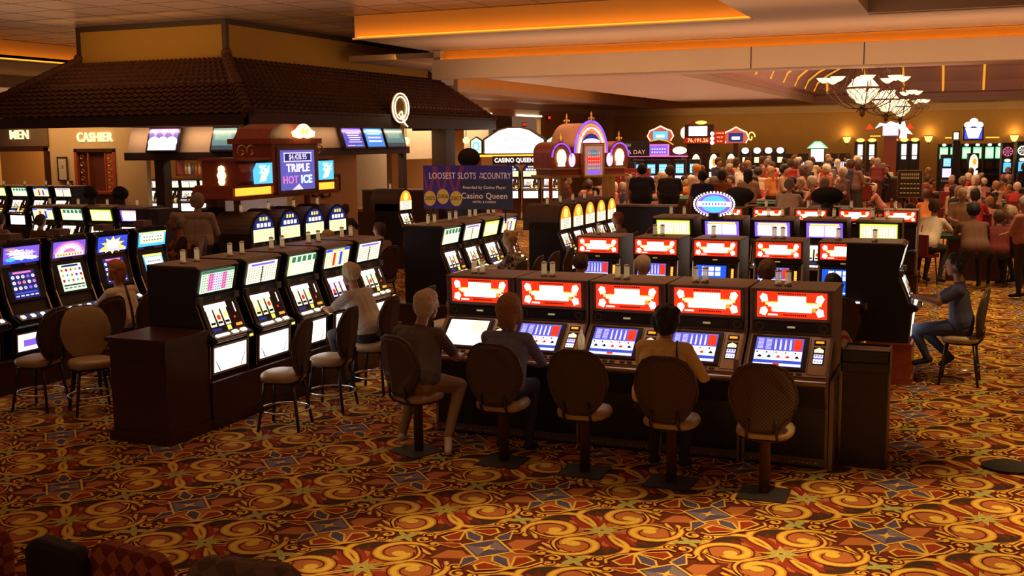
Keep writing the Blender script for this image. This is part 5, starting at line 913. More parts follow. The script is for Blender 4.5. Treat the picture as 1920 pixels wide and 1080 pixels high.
far_row([(-.96, 51.9)], 'blue', 2.15, 'small machine with pale blue screen left of the green slot row'); far_row([(.12, 52.2)], 'arch', 2.2, 'small machine with yellow arched glass before the green row')
far_row([(-13.9, 45.5), (-13.2, 45.7), (-12.5, 45.8)], 'reel', 2.1, 'dim slot machine beneath the dark promotion board')
# far signs
def sign(label, c, rz=.15): return thing('game_sign', label, 'sign', c, rz)
def legs(t, x, z): m = MB(); m.box(-x, x, .1, .3, -z, -z*.0-.25, WOODD); link('sign_support', m.mesh('s'), t)
def vio(t, w_, h_, scr):
    m = MB(); m.poly(XZ, [(-w_, -h_), (w_, -h_), (w_*.8, h_*.2), (w_*.5, h_*.5), (w_*.35, h_*1.1), (0, h_*1.3), (-w_*.35, h_*1.1), (-w_*.5, h_*.5), (-w_*.8, h_*.2)], -.2, 0, mat('sign_plum', (.12, .03, .06), .5)); link('sign_body', m.mesh('b'), t)
    m = MB(); m.slab(XZ, -w_*.36, -h_*.85, w_*.36, h_*.62, 0, .03, PNK); m.slab(XZ, -w_*.31, -h_*.72, w_*.31, h_*.5, .03, .04, scr); strokes(m, XZ, 6, 2, -w_*.26, -h_*.6, w_*.26, h_*.2, WHT2, .041, .5, .3); link('screen', m.mesh('s'), t)
    m = MB(); [m.disc(XZ, s*w_*.72, -h_*.2, w_*.24, h_*.5, 0, .05, (WHT, CREAM)[s > 0], 20) for s in (-1, 1)]; m.slab(XZ, -w_, -h_*1.0, w_, -h_*.9, 0, .04, PNK); link('side_ovals', m.mesh('o'), t)
    m = MB(); m.tube([(-w_*.5, -.02, h_*.55), (-w_*.3, -.02, h_*1.05), (0, -.02, h_*1.25), (w_*.3, -.02, h_*1.05), (w_*.5, -.02, h_*.55)], .025, ORG, 5); link('neon_outline', m.mesh('n'), t)
t = sign('violet screen sign with a cream oval on each side above the far blue machines', (-11.4, 42.5, 2.55)); vio(t, 1.15, .30, PUR); legs(t, .9, 2.5)
def arch_sign(label, c, w_, h_, scr, swirl=False):
    t = sign(label, c); m = MB(); m.poly(XZ, [(x*w_, (z-.5)*h_) for x, z in ((-.5, 0), (.5, 0), (.62, .35), (.5, .72), (.28, .85), (0, 1.05), (-.28, .85), (-.5, .72), (-.62, .35))], -.15, 0, mat('sign_brick', (.4, .08, .05), .5, 0, .5, (.9, .2, .12), sample=False)); link('sign_body', m.mesh('b'), t)
    m = MB(); m.slab(XZ, -w_*.36, -h_*.4, w_*.36, h_*.2, 0, .02, scr); m.slab(XZ, -w_*.2, -h_*.25, w_*.2, -h_*.05, .02, .03, WHT2); link('screen', m.mesh('s'), t)
    m = MB(); m.tube([(x*w_, -.02, (z-.5)*h_) for x, z in ((-.5, 0), (-.64, .35), (-.52, .74), (-.28, .88), (0, 1.1), (.28, .88), (.52, .74), (.64, .35), (.5, 0))], .03, mat('neon_salmon', (1, .5, .35), .3, 0, 2, (1, .55, .4), sample=False), 5)
    if swirl: m.tube([(w_*.75+.2*w_*(1-a/8)*math.cos(a), -.02, -h_*.1+.4*h_*(1-a/9)*math.sin(a)) for a in np.linspace(0, 7, 16)], .03, YEL, 5)
    link('neon_outline', m.mesh('n'), t); m = MB(); m.box(-.1, .1, .02, .12, -c[2], -h_*.3, WOODD); link('post', m.mesh('p'), t)
arch_sign('arched brick red sign with pale blue screen behind the violet screen sign', (-12.0, 45, 3.15), .85, .55, CYN); arch_sign('arched brick red sign with gold scroll and round blue picture, rightmost of the cluster', (-9.35, 47.5, 3.05), .85, .62, NAVY, True)
t = sign('sign reading 76,191.26 in red digits with a white screen above', (-10.85, 47, 3.05)); m = MB(); m.box(-.6, .62, 0, .4, -.35, .5, WOODD); m.prism([(-.5, .5), (-.2, .66), (.1, .68), (.4, .5)], 0, .3, REDW, 'y'); link('sign_body', m.mesh('b'), t)
m = MB(); m.slab(XZ, -.42, .02, .36, .42, 0, .03, WHT); m.disc(XZ, -.58, .15, .2, .26, -.05, -.01, CREAM, 18); m.disc(XZ, .1, .58, .25, .08, 0, .03, YEL, 14); m.slab(XZ, -.62, -.30, .5, -.06, 0, .03, mat('digit_board', (.2, .01, .0), .4, 0, .5, (.7, .03, .01), sample=False)); text_mb(m, XZ, '76,191.26', .22, em('digit_orange', (1, .35, .12), 2.5), .01, -.03, -.18, .95, .032, .02); link('digit_panel', m.mesh('d'), t)
m = MB(); m.slab(XZ, .66, -.32, 1.12, .22, 0, .05, MATS['digit_board']); text_mb(m, XZ, '1,764.50', .10, MATS['digit_orange'], .01, .90, .12, 1, .06); text_mb(m, XZ, '152.23', .10, MATS['digit_orange'], .01, .90, -.05, 1, .06); text_mb(m, XZ, '51.66', .10, MATS['digit_orange'], .01, .90, -.22, 1, .06); [m.disc(XZ, .58, z, .09, .09, .05, .07, WHT2, 12) for z in (.1, -.1, -.28)]; link('price_boards', m.mesh('p'), t); legs(t, .5, 3.0)
t = sign('sign of white flame lettering with red pyramids over the double white slot towers', (-3.3, 52.4, 3.3), .1); m = MB(); m.slab(XZ, -.42, -.3, .25, .15, 0, .05, em('fire_screen', (.55, .6, 1), 1.2)); strokes(m, XZ, 5, 3, -.38, -.26, .2, .1, WHT2, .051, .7, .5); m.poly(XZ, [(-.75, .02), (-.55, .28), (-.3, .22), (-.1, .34), (.15, .25), (.5, .33), (.55, .1), (.85, -.25), (.6, -.2), (.62, -.42), (.3, -.42), (.35, -.1), (.2, .14), (-.5, .14)], -.03, .02, WHT); link('flame_lettering', m.mesh('f'), t)
m = MB(); [m.poly(XZ, [(x-.18, -.0), (x+.18, 0), (x, .24)], -.1, -.04, RED) for x in (-.98, .72)]; m.box(-.95, -.5, 0, .3, -.34, -.29, AMBE); link('pyramid', m.mesh('p'), t); m = MB(); m.box(-.35, .2, .1, .3, -3.3, -.3, mat('tower_red_brown', (.25, .06, .02), .5)); link('sign_tower', m.mesh('t'), t)
t = sign('white blossom topped sign with blue screen over the green slot row', (.05, 52.6, 3.05), .1); m = MB(); m.box(-.42, .42, 0, .4, -.3, .3, BLK); m.slab(XZ, -.36, -.24, .36, .26, 0, .03, BLU); m.poly(XZ, [(-.34, .24), (.34, .24), (.2, -.2), (-.2, -.2)], .03, .04, WHT2); [m.disc(XZ, x, z, .17, .13, -.02, .04, WHT, 12) for x, z in ((-.22, .38), (0, .44), (.22, .38), (0, .54))]; link('screen', m.mesh('s'), t); m = MB(); m.slab(XZ, -.85, -.28, -.55, .1, -.02, .02, BLK); m.slab(XZ, -.8, -.24, -.6, .06, .02, .03, CREAM); m.slab(XZ, -1.15, -.2, -.88, -.15, 0, .03, AMBE); m.slab(XZ, .5, -.2, 1.05, -.15, 0, .03, AMBE); link('side_lamps', m.mesh('l'), t); m = MB(); m.box(-.8, -.5, .1, .4, -3.05, -.3, BLK); link('sign_tower', m.mesh('t'), t)
t = sign('green glowing dome sign over a bright white screen in front of the back wall', (-6.22, 49.8, 2.5), .1); m = MB(); m.poly(XZ, [(-.45, -.02), (.45, -.02), (.3, .12), (.12, .28), (-.12, .28), (-.3, .12)], 0, .2, GRN); m.poly(XZ, [(-.3, .0), (.3, .0), (.1, .2), (-.1, .2)], .2, .22, WHT2); link('dome', m.mesh('d'), t); m = MB(); m.box(-.3, .3, .0, .4, -2.5, 0, DRK); m.slab(XZ, -.27, -.6, .27, -.06, 0, .03, WHT); link('cabinet', m.mesh('c'), t)
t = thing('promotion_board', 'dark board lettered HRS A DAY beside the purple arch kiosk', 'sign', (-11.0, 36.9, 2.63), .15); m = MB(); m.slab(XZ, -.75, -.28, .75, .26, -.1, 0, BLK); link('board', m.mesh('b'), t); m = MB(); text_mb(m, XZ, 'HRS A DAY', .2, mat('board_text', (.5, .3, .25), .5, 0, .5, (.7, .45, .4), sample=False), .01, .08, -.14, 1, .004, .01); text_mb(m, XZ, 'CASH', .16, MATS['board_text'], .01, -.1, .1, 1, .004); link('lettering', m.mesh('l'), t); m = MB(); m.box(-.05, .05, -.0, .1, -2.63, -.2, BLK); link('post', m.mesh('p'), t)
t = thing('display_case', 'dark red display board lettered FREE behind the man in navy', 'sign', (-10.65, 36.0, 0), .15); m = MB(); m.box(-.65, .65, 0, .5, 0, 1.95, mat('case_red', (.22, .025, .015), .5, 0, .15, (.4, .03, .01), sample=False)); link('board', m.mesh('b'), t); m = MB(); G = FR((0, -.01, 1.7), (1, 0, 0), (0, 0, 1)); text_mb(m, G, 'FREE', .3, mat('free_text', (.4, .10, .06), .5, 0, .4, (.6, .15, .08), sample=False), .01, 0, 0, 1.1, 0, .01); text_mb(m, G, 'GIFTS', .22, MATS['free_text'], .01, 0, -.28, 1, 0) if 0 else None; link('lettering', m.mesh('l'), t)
t = thing('poster_stand', 'framed dark poster on a thin brass pole on the open carpet', 'sign', (-1.28, 27, 0)); m = MB(); m.slab(FR((0, 0, 1.84), (1, 0, 0), (0, 0, 1)), -.26, -.30, .26, .30, -.02, 0, mat('poster_dark', (.05, .03, .015), .4)); link('poster', m.mesh('p'), t)
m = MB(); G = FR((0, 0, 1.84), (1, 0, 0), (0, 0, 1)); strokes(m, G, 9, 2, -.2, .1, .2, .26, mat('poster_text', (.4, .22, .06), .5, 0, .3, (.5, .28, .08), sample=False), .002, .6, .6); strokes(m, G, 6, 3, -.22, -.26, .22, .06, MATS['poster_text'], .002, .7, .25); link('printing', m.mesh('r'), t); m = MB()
for a, b, c, d in ((-.28, -.32, .28, -.30), (-.28, .30, .28, .32), (-.28, -.32, -.26, .32), (.26, -.32, .28, .32)): m.slab(G, a, b, c, d, -.03, .01, BRS)
link('frame', m.mesh('f'), t); m = MB(); m.tube([(0, 0, .03), (0, 0, 1.54)], .014, BRS, 8); m.lathe([(.2, 0), (.2, .02), (.03, .05)], BRS, n=16); link('pole', m.mesh('q'), t)
for i, (x, y) in enumerate(((-18.6, 46.2), (-18.6, 49.4))): t = thing('exit_sign', ['red EXIT sign over the bright openings at left', 'red EXIT sign on the left wall right of the bright openings'][i], 'sign', (x, y, (3.65, 4.0)[i]), PI/2); m = MB(); m.slab(XZ, -.2, -.1, .2, .1, -.05, 0, BLK); text_mb(m, XZ, 'EXIT', .16, REDL, .01, 0, 0, 1, .002, .01); link('lettering', m.mesh('l'), t)
m = MB(); m.box(-.02, .02, -.22, .22, -.42, .42, CREAMW); tag(link('wall_speaker', m.mesh('w'), None, (-18.6, 57.2, 3.2)), 'pale upright panel on the left wall near the back corner', 'panel')
# wall sconces
for i, x in enumerate((-6.01, -2.03, 1.93)):
    t = thing('wall_sconce', '%s of the three glowing cream wall sconces on the back wall' % ('left', 'middle', 'right')[i], 'lamp', (x, 59.88, 2.9), 0, None); m = MB(); m.lathe([(.05, -.24), (.13, -.16), (.19, .0), (.21, .08), (.19, .08)], em('sconce_glass', (1, .68, .18), 1.7, True), n=14); link('shade', m.mesh('s', True), t); m = MB(); m.lathe([(.215, .07), (.22, .10)], STEEL, n=14); m.lathe([(.01, -.32), (.04, -.26), (.05, -.23)], STEEL, n=8); m.box(-.04, .04, 0, .12, -.1, .1, STEEL); link('bracket', m.mesh('b'), t)
    l = bpy.data.lights.new('sconce_lamp', 'POINT'); l.energy = 16; l.color = (1, .55, .12); l.shadow_soft_size = .1; o = bpy.data.objects.new('sconce_lamp', l); o.location = (x, 59.7, 3.15); COL.objects.link(o)
# chandeliers
CG = em('chandelier_glass', (1, .86, .48), 1.6, True); IRON = mat('wrought_iron', (.10, .035, .02), .5, .5)
def chandelier(label, c, s):
    t = thing('chandelier', label, 'chandelier', c, 0, None); t.scale = (s, s, s)
    P(t, 'glass_bowl', (), lambda: MB().lathe([(.02, -.42), (.15, -.36), (.34, -.18), (.42, .0), (.40, .03), (.30, .16), (.16, .30), (.12, .30)], CG, n=20), True)
    def iron():
        m = MB(); m.lathe([(.43, -.015), (.45, .0), (.45, .035), (.42, .04)], IRON, n=24); m.lathe([(.03, -.50), (.09, -.47), (.05, -.42)], IRON, n=8); m.tube([(0, 0, -.5), (0, 0, -.66), (0, 0, -.74)], [.05, .07, .005], IRON, 8)
        for q in (0, PI/2): m.tube([(-.14*math.cos(q), -.14*math.sin(q), -.60), (-.10*math.cos(q), -.10*math.sin(q), -.54), (0, 0, -.60), (.10*math.cos(q), .10*math.sin(q), -.54), (.14*math.cos(q), .14*math.sin(q), -.60)], .018, IRON, 5)
        for k in range(12):
            a = 2*PI*k/12
            for d in (.5, -.5): m.tube([((.44-.42*u**1.6)*math.cos(a+d*math.sin(PI*u)), (.44-.42*u**1.6)*math.sin(a+d*math.sin(PI*u)), -.44*u) for u in np.linspace(0, 1, 7)], .008, IRON, 4)
            if k % 2 == 0: m.tube([(.43*math.cos(a), .43*math.sin(a), .03), (.13*math.cos(a), .13*math.sin(a), .33)], .008, IRON, 4); m.tube([(.10*math.cos(a), .10*math.sin(a), 1.0), (.30*math.cos(a), .30*math.sin(a), .62), (.46*math.cos(a), .46*math.sin(a), .05)], .012, IRON, 4)
        m.tube([(0, 0, .3), (0, 0, 2.225)], .02, IRON, 6); m.lathe([(.12, 2.16), (.12, 2.22)], IRON, n=12); return m
    P(t, 'iron_cage', (), iron)
    def arm():
        m = MB(); m.tube([(.05, 0, -.52), (.35, 0, -.50), (.65, 0, -.36), (.88, 0, -.12), (.98, 0, .02), (1.08, 0, .04), (1.12, 0, -.05), (1.05, 0, -.12), (.99, 0, -.07), (1.03, 0, -.02)], .014, IRON, 5); m.tube([(.9, 0, -.1), (.8, 0, .02), (.72, 0, -.03), (.76, 0, -.1), (.82, 0, -.07)], .010, IRON, 4); m.tube([(1.0, 0, .03), (.95, 0, .10), (.98, 0, .16)], .014, IRON, 5); return m
    def dish(): return MB().lathe([(.03, .0), (.12, .05), (.19, .13), (.17, .13), (.10, .10)], CG, n=14)
    for k in range(8):
        o = P(t, 'arm', (), arm, True); o.rotation_euler = (0, 0, 2*PI*k/8+.2); d = P(o, 'dish_shade', (), dish, True); d.location = (.98, 0, .15)
    return t
chandelier('nearest large iron chandelier with glowing cream bowl', (-2.65, 30, 4.17), 1.0); chandelier('second iron chandelier in the row, behind and right of the nearest', (-2.72, 39.5, 4.17), 1.0); chandelier('third iron chandelier in the row', (-2.80, 49, 4.17), 1.0)
for y in (30, 39.5, 49):
    l = bpy.data.lights.new('chandelier_lamp', 'POINT'); l.energy = 60; l.color = (1, .7, .35); l.shadow_soft_size = .5; o = bpy.data.objects.new('chandelier_lamp', l); o.location = (-2.7, y, 5.3); COL.objects.link(o)
# ---------------------------------------------------------------- people
V3 = Vector
def capsule(bm_v, bm_f, a, b, ra, rb, n=12):
    a, b = V3(a), V3(b); d = b-a; L_ = d.length
    if L_ < 1e-5: d = V3((0, 0, 1)); L_ = 1e-4
    t = d/L_ if L_ else d; h = V3((0, 0, 1)) if abs(t.z) < .9 else V3((1, 0, 0)); e = t.cross(h).normalized(); g = t.cross(e)
    rings = [(-ra*math.cos(q), ra*math.sin(q)) for q in np.linspace(.12, PI/2, 4)]+[(L_+rb*math.sin(q), rb*math.cos(q)) for q in np.linspace(0, PI/2-.12, 4)]
    k = len(bm_v)
    for s, r in rings:
        for j in range(n): q = 2*PI*j/n; bm_v.append(a+t*s+(e*math.cos(q)+g*math.sin(q))*r)
    m_ = len(rings)
    for i in range(m_-1):
        for j in range(n): bm_f.append((k+i*n+j, k+i*n+(j+1) % n, k+(i+1)*n+(j+1) % n, k+(i+1)*n+j))
    bm_f.append(tuple(k+j for j in range(n))[::-1]); bm_f.append(tuple(k+(m_-1)*n+j for j in range(n)))
def remeshed(caps, voxel, smooth=3, tags=True):
    vs, fs = [], []
    for c in caps: capsule(vs, fs, *c[:4])
    me = bpy.data.meshes.new('t'); me.from_pydata([tuple(v) for v in vs], [], fs); me.update()
    o = bpy.data.objects.new('t', me); COL.objects.link(o); r = o.modifiers.new('r', 'REMESH'); r.mode = 'VOXEL'; r.voxel_size = voxel; r.use_smooth_shade = True
    s = o.modifiers.new('s', 'SMOOTH'); s.iterations = smooth; s.factor = .5
    dg = bpy.context.evaluated_depsgraph_get(); out = bpy.data.meshes.new_from_object(o.evaluated_get(dg)); bpy.data.objects.remove(o); bpy.data.meshes.remove(me)
    out.polygons.foreach_set('use_smooth', [True]*len(out.polygons))
    if tags:
        n = len(out.polygons); C_ = np.empty(n*3); out.polygons.foreach_get('center', C_); C_ = C_.reshape(-1, 3); best = np.full(n, 9.); idx = np.zeros(n, np.int32)
        for c in caps:
            a, b = np.array(c[0]), np.array(c[1]); d = b-a; t = np.clip(((C_-a)@d)/max(1e-9, d@d), 0, 1); q = np.linalg.norm(C_-(a+t[:, None]*d), axis=1)-(c[2]+(c[3]-c[2])*t)
            w_ = q < best; best[w_] = q[w_]; idx[w_] = c[4]
        out.polygons.foreach_set('material_index', idx)
    return out
SK, SH, PT, SO, AR = 0, 1, 2, 3, 4   # skin, shirt, trousers, shoes, sleeve/forearm cover
def hand(w, d, side, up=V3((0, 0, 1)), curl=.5):
    w, d = V3(w), V3(d).normalized(); s = V3(side).normalized(); dn = -V3(up); c = []
    p0 = w+d*.015
    for k in (-1, 0, 1): c.append((tuple(p0+s*k*.016), tuple(w+d*.085+s*k*.022), .017, .014, SK))
    for k, l in zip((-1.5, -.5, .5, 1.5), (.056, .068, .064, .050)):
        b = w+d*.088+s*k*.0165; m_ = b+(d*(1-curl*.4)+dn*curl*.5).normalized()*l*.55+s*k*.002; e = m_+(d*(1-curl)+dn*(curl+.25)).normalized()*l*.5
        c += [(tuple(b), tuple(m_), .0095, .0088, SK), (tuple(m_), tuple(e), .0088, .0075, SK)]
    b = w+d*.03-s*.028; m_ = b+(d*.6-s*.75+dn*.2).normalized()*.038; e = m_+(d*.9-s*.1+dn*.3).normalized()*.030
    c += [(tuple(b), tuple(m_), .012, .010, SK), (tuple(m_), tuple(e), .010, .0085, SK)]; return c
def head_caps(h, yaw=0, pitch=0, s=1):
    h = V3(h); R = Matrix.Rotation(yaw, 3, 'Z') @ Matrix.Rotation(pitch, 3, 'X'); T = lambda x, y, z: tuple(h+R @ V3((x, y, z))*s)
    return [(T(0, -.018, .035), T(0, .012, .038), .088*s, .084*s, SK), (T(0, .03, .0), T(0, .045, -.075), .068*s, .042*s, SK), (T(-.03, .02, -.04), T(.03, .02, -.04), .05*s, .05*s, SK),
            (T(0, .095, .02), T(0, .116, -.018), .010*s, .015*s, SK), (T(-.086, 0, .01), T(-.09, -.008, -.02), .013*s, .010*s, SK), (T(.086, 0, .01), T(.09, -.008, -.02), .013*s, .010*s, SK),
            (T(-.03, .083, .038), T(.03, .083, .038), .012*s, .012*s, SK), (T(-.018, .088, -.05), T(.018, .088, -.05), .010*s, .010*s, SK)], R
from mathutils import noise as _ns
def tousle(me, a=.007):
    for v in me.vertices: v.co += v.normal*(_ns.noise(V3((v.co.x*45, v.co.y*45, v.co.z*16)))*a)
    return me
def body_caps(J, w_=1.0, sleeve='short', hands=True):
    J = dict(J); q = .45+.55*w_
    for k in ('shL', 'shR', 'elL', 'elR'): J[k] = (J[k][0]*q, J[k][1], J[k][2])
    c = []; hip, ch, nk = V3(J['hip']), V3(J['chest']), V3(J['neck']); sd = (V3(J['shR'])-V3(J['shL'])).normalized()
    for s in (-1, 1): c.append((tuple(hip+sd*s*.085*w_-V3((0, .01, .0))), tuple(hip+sd*s*.08*w_+V3((0, -.01, .02))), .118*w_, .112*w_, PT))
    mid = hip.lerp(ch, .45)
    for s in (-1, 0, 1):
        c.append((tuple(hip+sd*s*.09*w_+V3((0, -.005, .075))), tuple(mid+sd*s*.085*w_), .128*w_, .120*w_, SH)); c.append((tuple(mid+sd*s*.085*w_), tuple(ch+sd*s*.10), .118*w_, .105*w_, SH))
    c.append((tuple(V3(J['shL'])), tuple(V3(J['shR'])), .068, .068, SH)); c.append((tuple(ch+V3((0, 0, .02))), tuple(nk-V3((0, 0, .05))), .09, .065, SH)); c.append((tuple(nk-V3((0, 0, .04))), tuple(nk+(V3(J['head'])-nk)*.6), .058, .052, SK))
    for k in 'LR':
        s, e, w = V3(J['sh'+k]), V3(J['el'+k]), V3(J['wr'+k]); ft = SK if sleeve == 'short' else SH; m_ = s.lerp(e, .72)
        c.append((tuple(s), tuple(m_), .064, .054, SH)); c.append((tuple(m_), tuple(e), (.045 if sleeve == 'short' else .052), .042, ft)); c.append((tuple(e), tuple(w), .043 if ft == SK else .048, .028 if ft == SK else .036, ft))
        if hands:
            d = V3(J.get('hd'+k, w-e)); sx = V3((1, 0, 0)) if k == 'R' else V3((-1, 0, 0)); side = d.cross(V3((0, 0, 1))).normalized()*(1 if k == 'R' else -1)
            if side.length < .1: side = sx
            c += hand(w, d, side, curl=J.get('curl', .5))
        else: c.append((tuple(w), tuple(w+(w-e).normalized()*.10), .036, .026, SK))
        h, kn, an, to = V3(J['hj'+k]), V3(J['kn'+k]), V3(J['an'+k]), V3(J['to'+k]); leg = J.get('leg', PT)
        c.append((tuple(h), tuple(kn), .100*w_, .068, PT)); c.append((tuple(kn), tuple(an), .066, .042, PT)); he = an-(to-an).normalized()*.03
        c.append((tuple(he+V3((0, 0, -.03))), tuple(to), .040, .034, SO))
    return c
def sit(lean=.10, up=0, reach=.42, wz=.93, spread=.17, feet=.30, fz=.05, yaw=0, hz=0, asym=0, elz=.93):
    J = dict(hip=(0, 0, .68+up), chest=(0, lean*.8, 1.04+up), neck=(0, lean+.02, 1.22+up), head=(0, lean+.06, 1.37+up+hz), shL=(-.185, lean*.9, 1.12+up), shR=(.185, lean*.9, 1.12+up),
             elL=(-.26, lean+.17, elz), elR=(.26, lean+.17, elz), wrL=(-spread, reach, wz), wrR=(spread+asym, reach-asym, wz))
    for k, s in (('L', -1), ('R', 1)): J['hj'+k] = (s*.095, .04, .67+up); J['kn'+k] = (s*.14, .44, .64+up); J['an'+k] = (s*.14, feet, fz+.06); J['to'+k] = (s*.15, feet+.15, fz)
    return J
def stand(arm=0, tw=0):
    J = dict(hip=(0, 0, .95), chest=(0, .02, 1.28), neck=(0, .01, 1.48), head=(0, .04, 1.62), shL=(-.19, .0, 1.40), shR=(.19, .0, 1.40), elL=(-.25, -.02, 1.13), elR=(.25, -.02, 1.13), wrL=(-.25, .08, .90), wrR=(.25, .08, .90))
    if arm: J['elR'] = (.26, .08, 1.13); J['wrR'] = (.16, .32, 1.10); 
    if arm > 1: J['elL'] = (-.26, .10, 1.13); J['wrL'] = (-.14, .34, 1.08)
    for k, s in (('L', -1), ('R', 1)): J['hj'+k] = (s*.09, 0, .92); J['kn'+k] = (s*.10, .03, .50); J['an'+k] = (s*.11, -.02, .10); J['to'+k] = (s*.13, .14, .045)
    return J
def hair_caps(h, R, style, s=1):
    h = V3(h); T = lambda x, y, z: tuple(h+R @ V3((x, y, z))*s); c = [(T(0, -.028, .045), T(0, .0, .060), .106*s, .096*s)]
    if style != 'cap': c += [(T(-.05, -.04, .01), T(-.05, -.045, -.03), .068*s, .054*s), (T(.05, -.04, .01), T(.05, -.045, -.03), .068*s, .054*s), (T(0, -.052, .0), T(0, -.06, -.04), .078*s, .06*s)]
    if style == 'bob': c += [(T(-.075, -.01, .0), T(-.075, -.0, -.085), .042*s, .034*s), (T(.075, -.01, .0), T(.075, -.0, -.085), .042*s, .034*s), (T(-.03, -.07, -.02), T(-.035, -.065, -.11), .055*s, .042*s), (T(.03, -.07, -.02), T(.035, -.065, -.11), .055*s, .042*s), (T(0, .04, .09), T(0, .05, .085), .055*s, .05*s)]
    if style == 'fluffy': c += [(T(a, b, z), T(a, b, z-.02), .055*s, .05*s) for a, b, z in ((-.06, 0, .09), (.06, 0, .09), (0, .03, .11), (0, -.06, .10), (-.07, -.04, .03), (.07, -.04, .03), (0, -.09, .02))]
    if style == 'long': c += [(T(-.06, -.03, .0), T(-.07, -.05, -.16), .045*s, .03*s), (T(.06, -.03, .0), T(.07, -.05, -.16), .045*s, .03*s), (T(0, -.07, 0), T(0, -.08, -.18), .06*s, .045*s)]
    if style == 'bun': c += [(T(0, -.12, .06), T(0, -.125, .06), .045*s, .045*s)]
    return c
SKIN = mat('skin_light', (.50, .25, .16), .55, var=.08); SKIN2 = mat('skin_tan', (.34, .16, .09), .55, var=.08); SKIN3 = mat('skin_brown', (.14, .06, .035), .55, var=.08)
def cloth(n, c): return mat('cloth_'+n, c, .85, var=.12, scale=18)
def person(label, c, rz, J, shirt, pants, hairm, style, skin=SKIN, voxel=.009, w_=1, sleeve='short', shoes=None, yaw=0, pitch=0, hs=1, face=True, extra=None, grp=None):
    hc, R = head_caps(J['head'], yaw, pitch, hs); caps = body_caps(J, w_, sleeve)+hc+(extra or [])
    me = remeshed(caps, voxel, 2)
    for m_ in (skin, shirt, pants, shoes or cloth('black', (.02, .018, .016)), shirt): me.materials.append(m_)
    t = link('person', me, None, c, rz); tag(t, label, 'person', grp)
    if style:
        hm = tousle(remeshed([(*q, 0) for q in hair_caps(J['head'], R, style, hs)], voxel, 2, False)); hm.materials.append(hairm)
        # keep hair off the face: cut everything in front of the hairline
        h = V3(J['head']); Ri = R.inverted(); bad = []
        for v in hm.vertices:
            q = Ri @ (v.co-h)/hs
            if q.y > .052 and q.z < .075: v.co = h+R @ V3((q.x*.93, .052-(q.y-.052)*.2, q.z))*hs
        link('hair' if style != 'hat' else 'cap', hm, t)
    if face:
        h = V3(J['head']); m = MB()
        for s in (-1, 1): m.ball(tuple(h+R @ V3((s*.031, .088, .018))*hs), .011*hs, mat('eye_white', (.7, .65, .6), .3), 8); m.ball(tuple(h+R @ V3((s*.031, .096, .018))*hs), .006*hs, INK, 6)
        link('eyes', m.mesh('eyes', True), t); m = MB(); m.tube([tuple(h+R @ V3((x, y, -.052))*hs) for x, y in ((-.022, .088), (0, .098), (.022, .088))], .0045*hs, mat('lips', (.35, .10, .08), .5), 6); link('mouth', m.mesh('mouth', True), t)
    return t
HW = mat('hair_white', (.66, .54, .38), .8, scale=90, var=.35, bump=.8); HB = mat('hair_blonde', (.34, .17, .06), .7, scale=90, var=.4, bump=.8); HR = mat('hair_red', (.42, .12, .03), .7, scale=90, var=.4, bump=.8); HK = mat('hair_black', (.012, .009, .008), .6, scale=60); HN = mat('hair_brown', (.07, .03, .015), .7, scale=60); HG = mat('hair_grey', (.30, .24, .19), .8, scale=60)
WR = lambda J, **k: {**J, **k}
# front row players
J = sit(.13, 0, .50, .84, .17, elz=.88, feet=.16, fz=.26); J.update(head=(.04, .22, 1.37), wrR=(.22, .50, .86), hipx=0, anL=(-.20, .10, .12), toL=(-.24, .22, .06), knL=(-.19, .32, .56), anR=(.36, .02, .20), toR=(.44, -.12, .09), knR=(.30, .36, .60))
person('white haired man in a dark grey polo shirt and khaki trousers at the front row', (-4.74, 8.93, 0), -.08, J, cloth('charcoal_plum', (.12, .09, .09)), cloth('khaki', (.30, .18, .09)), HW, 'short', w_=1.3, hs=1.10, shoes=cloth('white_shoe', (.6, .5, .4)), yaw=-.35)
J = sit(.16, 0, .52, .84, .17, elz=.88, hz=.0); J.update(wrR=(.20, .47, .84))
person('woman with a dark blonde bob in a blue top playing the front poker row', (-3.84, 8.93, 0), 0, J, cloth('denim_blue', (.18, .19, .34)), cloth('navy', (.03, .03, .06)), HB, 'bob', w_=1.06, hs=1.1, sleeve='long')
J = sit(.18, 0, .46, .86, .16, elz=.88, hz=-.04); J.update(wrR=(.30, .40, .84), elR=(.34, .14, .9))
person('person with short black hair in a yellow shirt playing the front poker row', (-2.38, 8.92, 0), -.05, J, cloth('mustard', (.85, .62, .22)), cloth('black_trouser', (.025, .02, .02)), HK, 'fluffy', w_=1.08, sleeve='long', hs=1.06, yaw=-.1)
m = MB(); m.tube([(-2.23, 8.97, 1.21), (-2.21, 8.87, 1.14), (-2.18, 8.80, .98), (-2.15, 8.79, .80)], .011, BLK, 6); tag(link('shoulder_strap', m.mesh('s', True)), 'black bag strap over the shoulder of the person in yellow', 'bag')
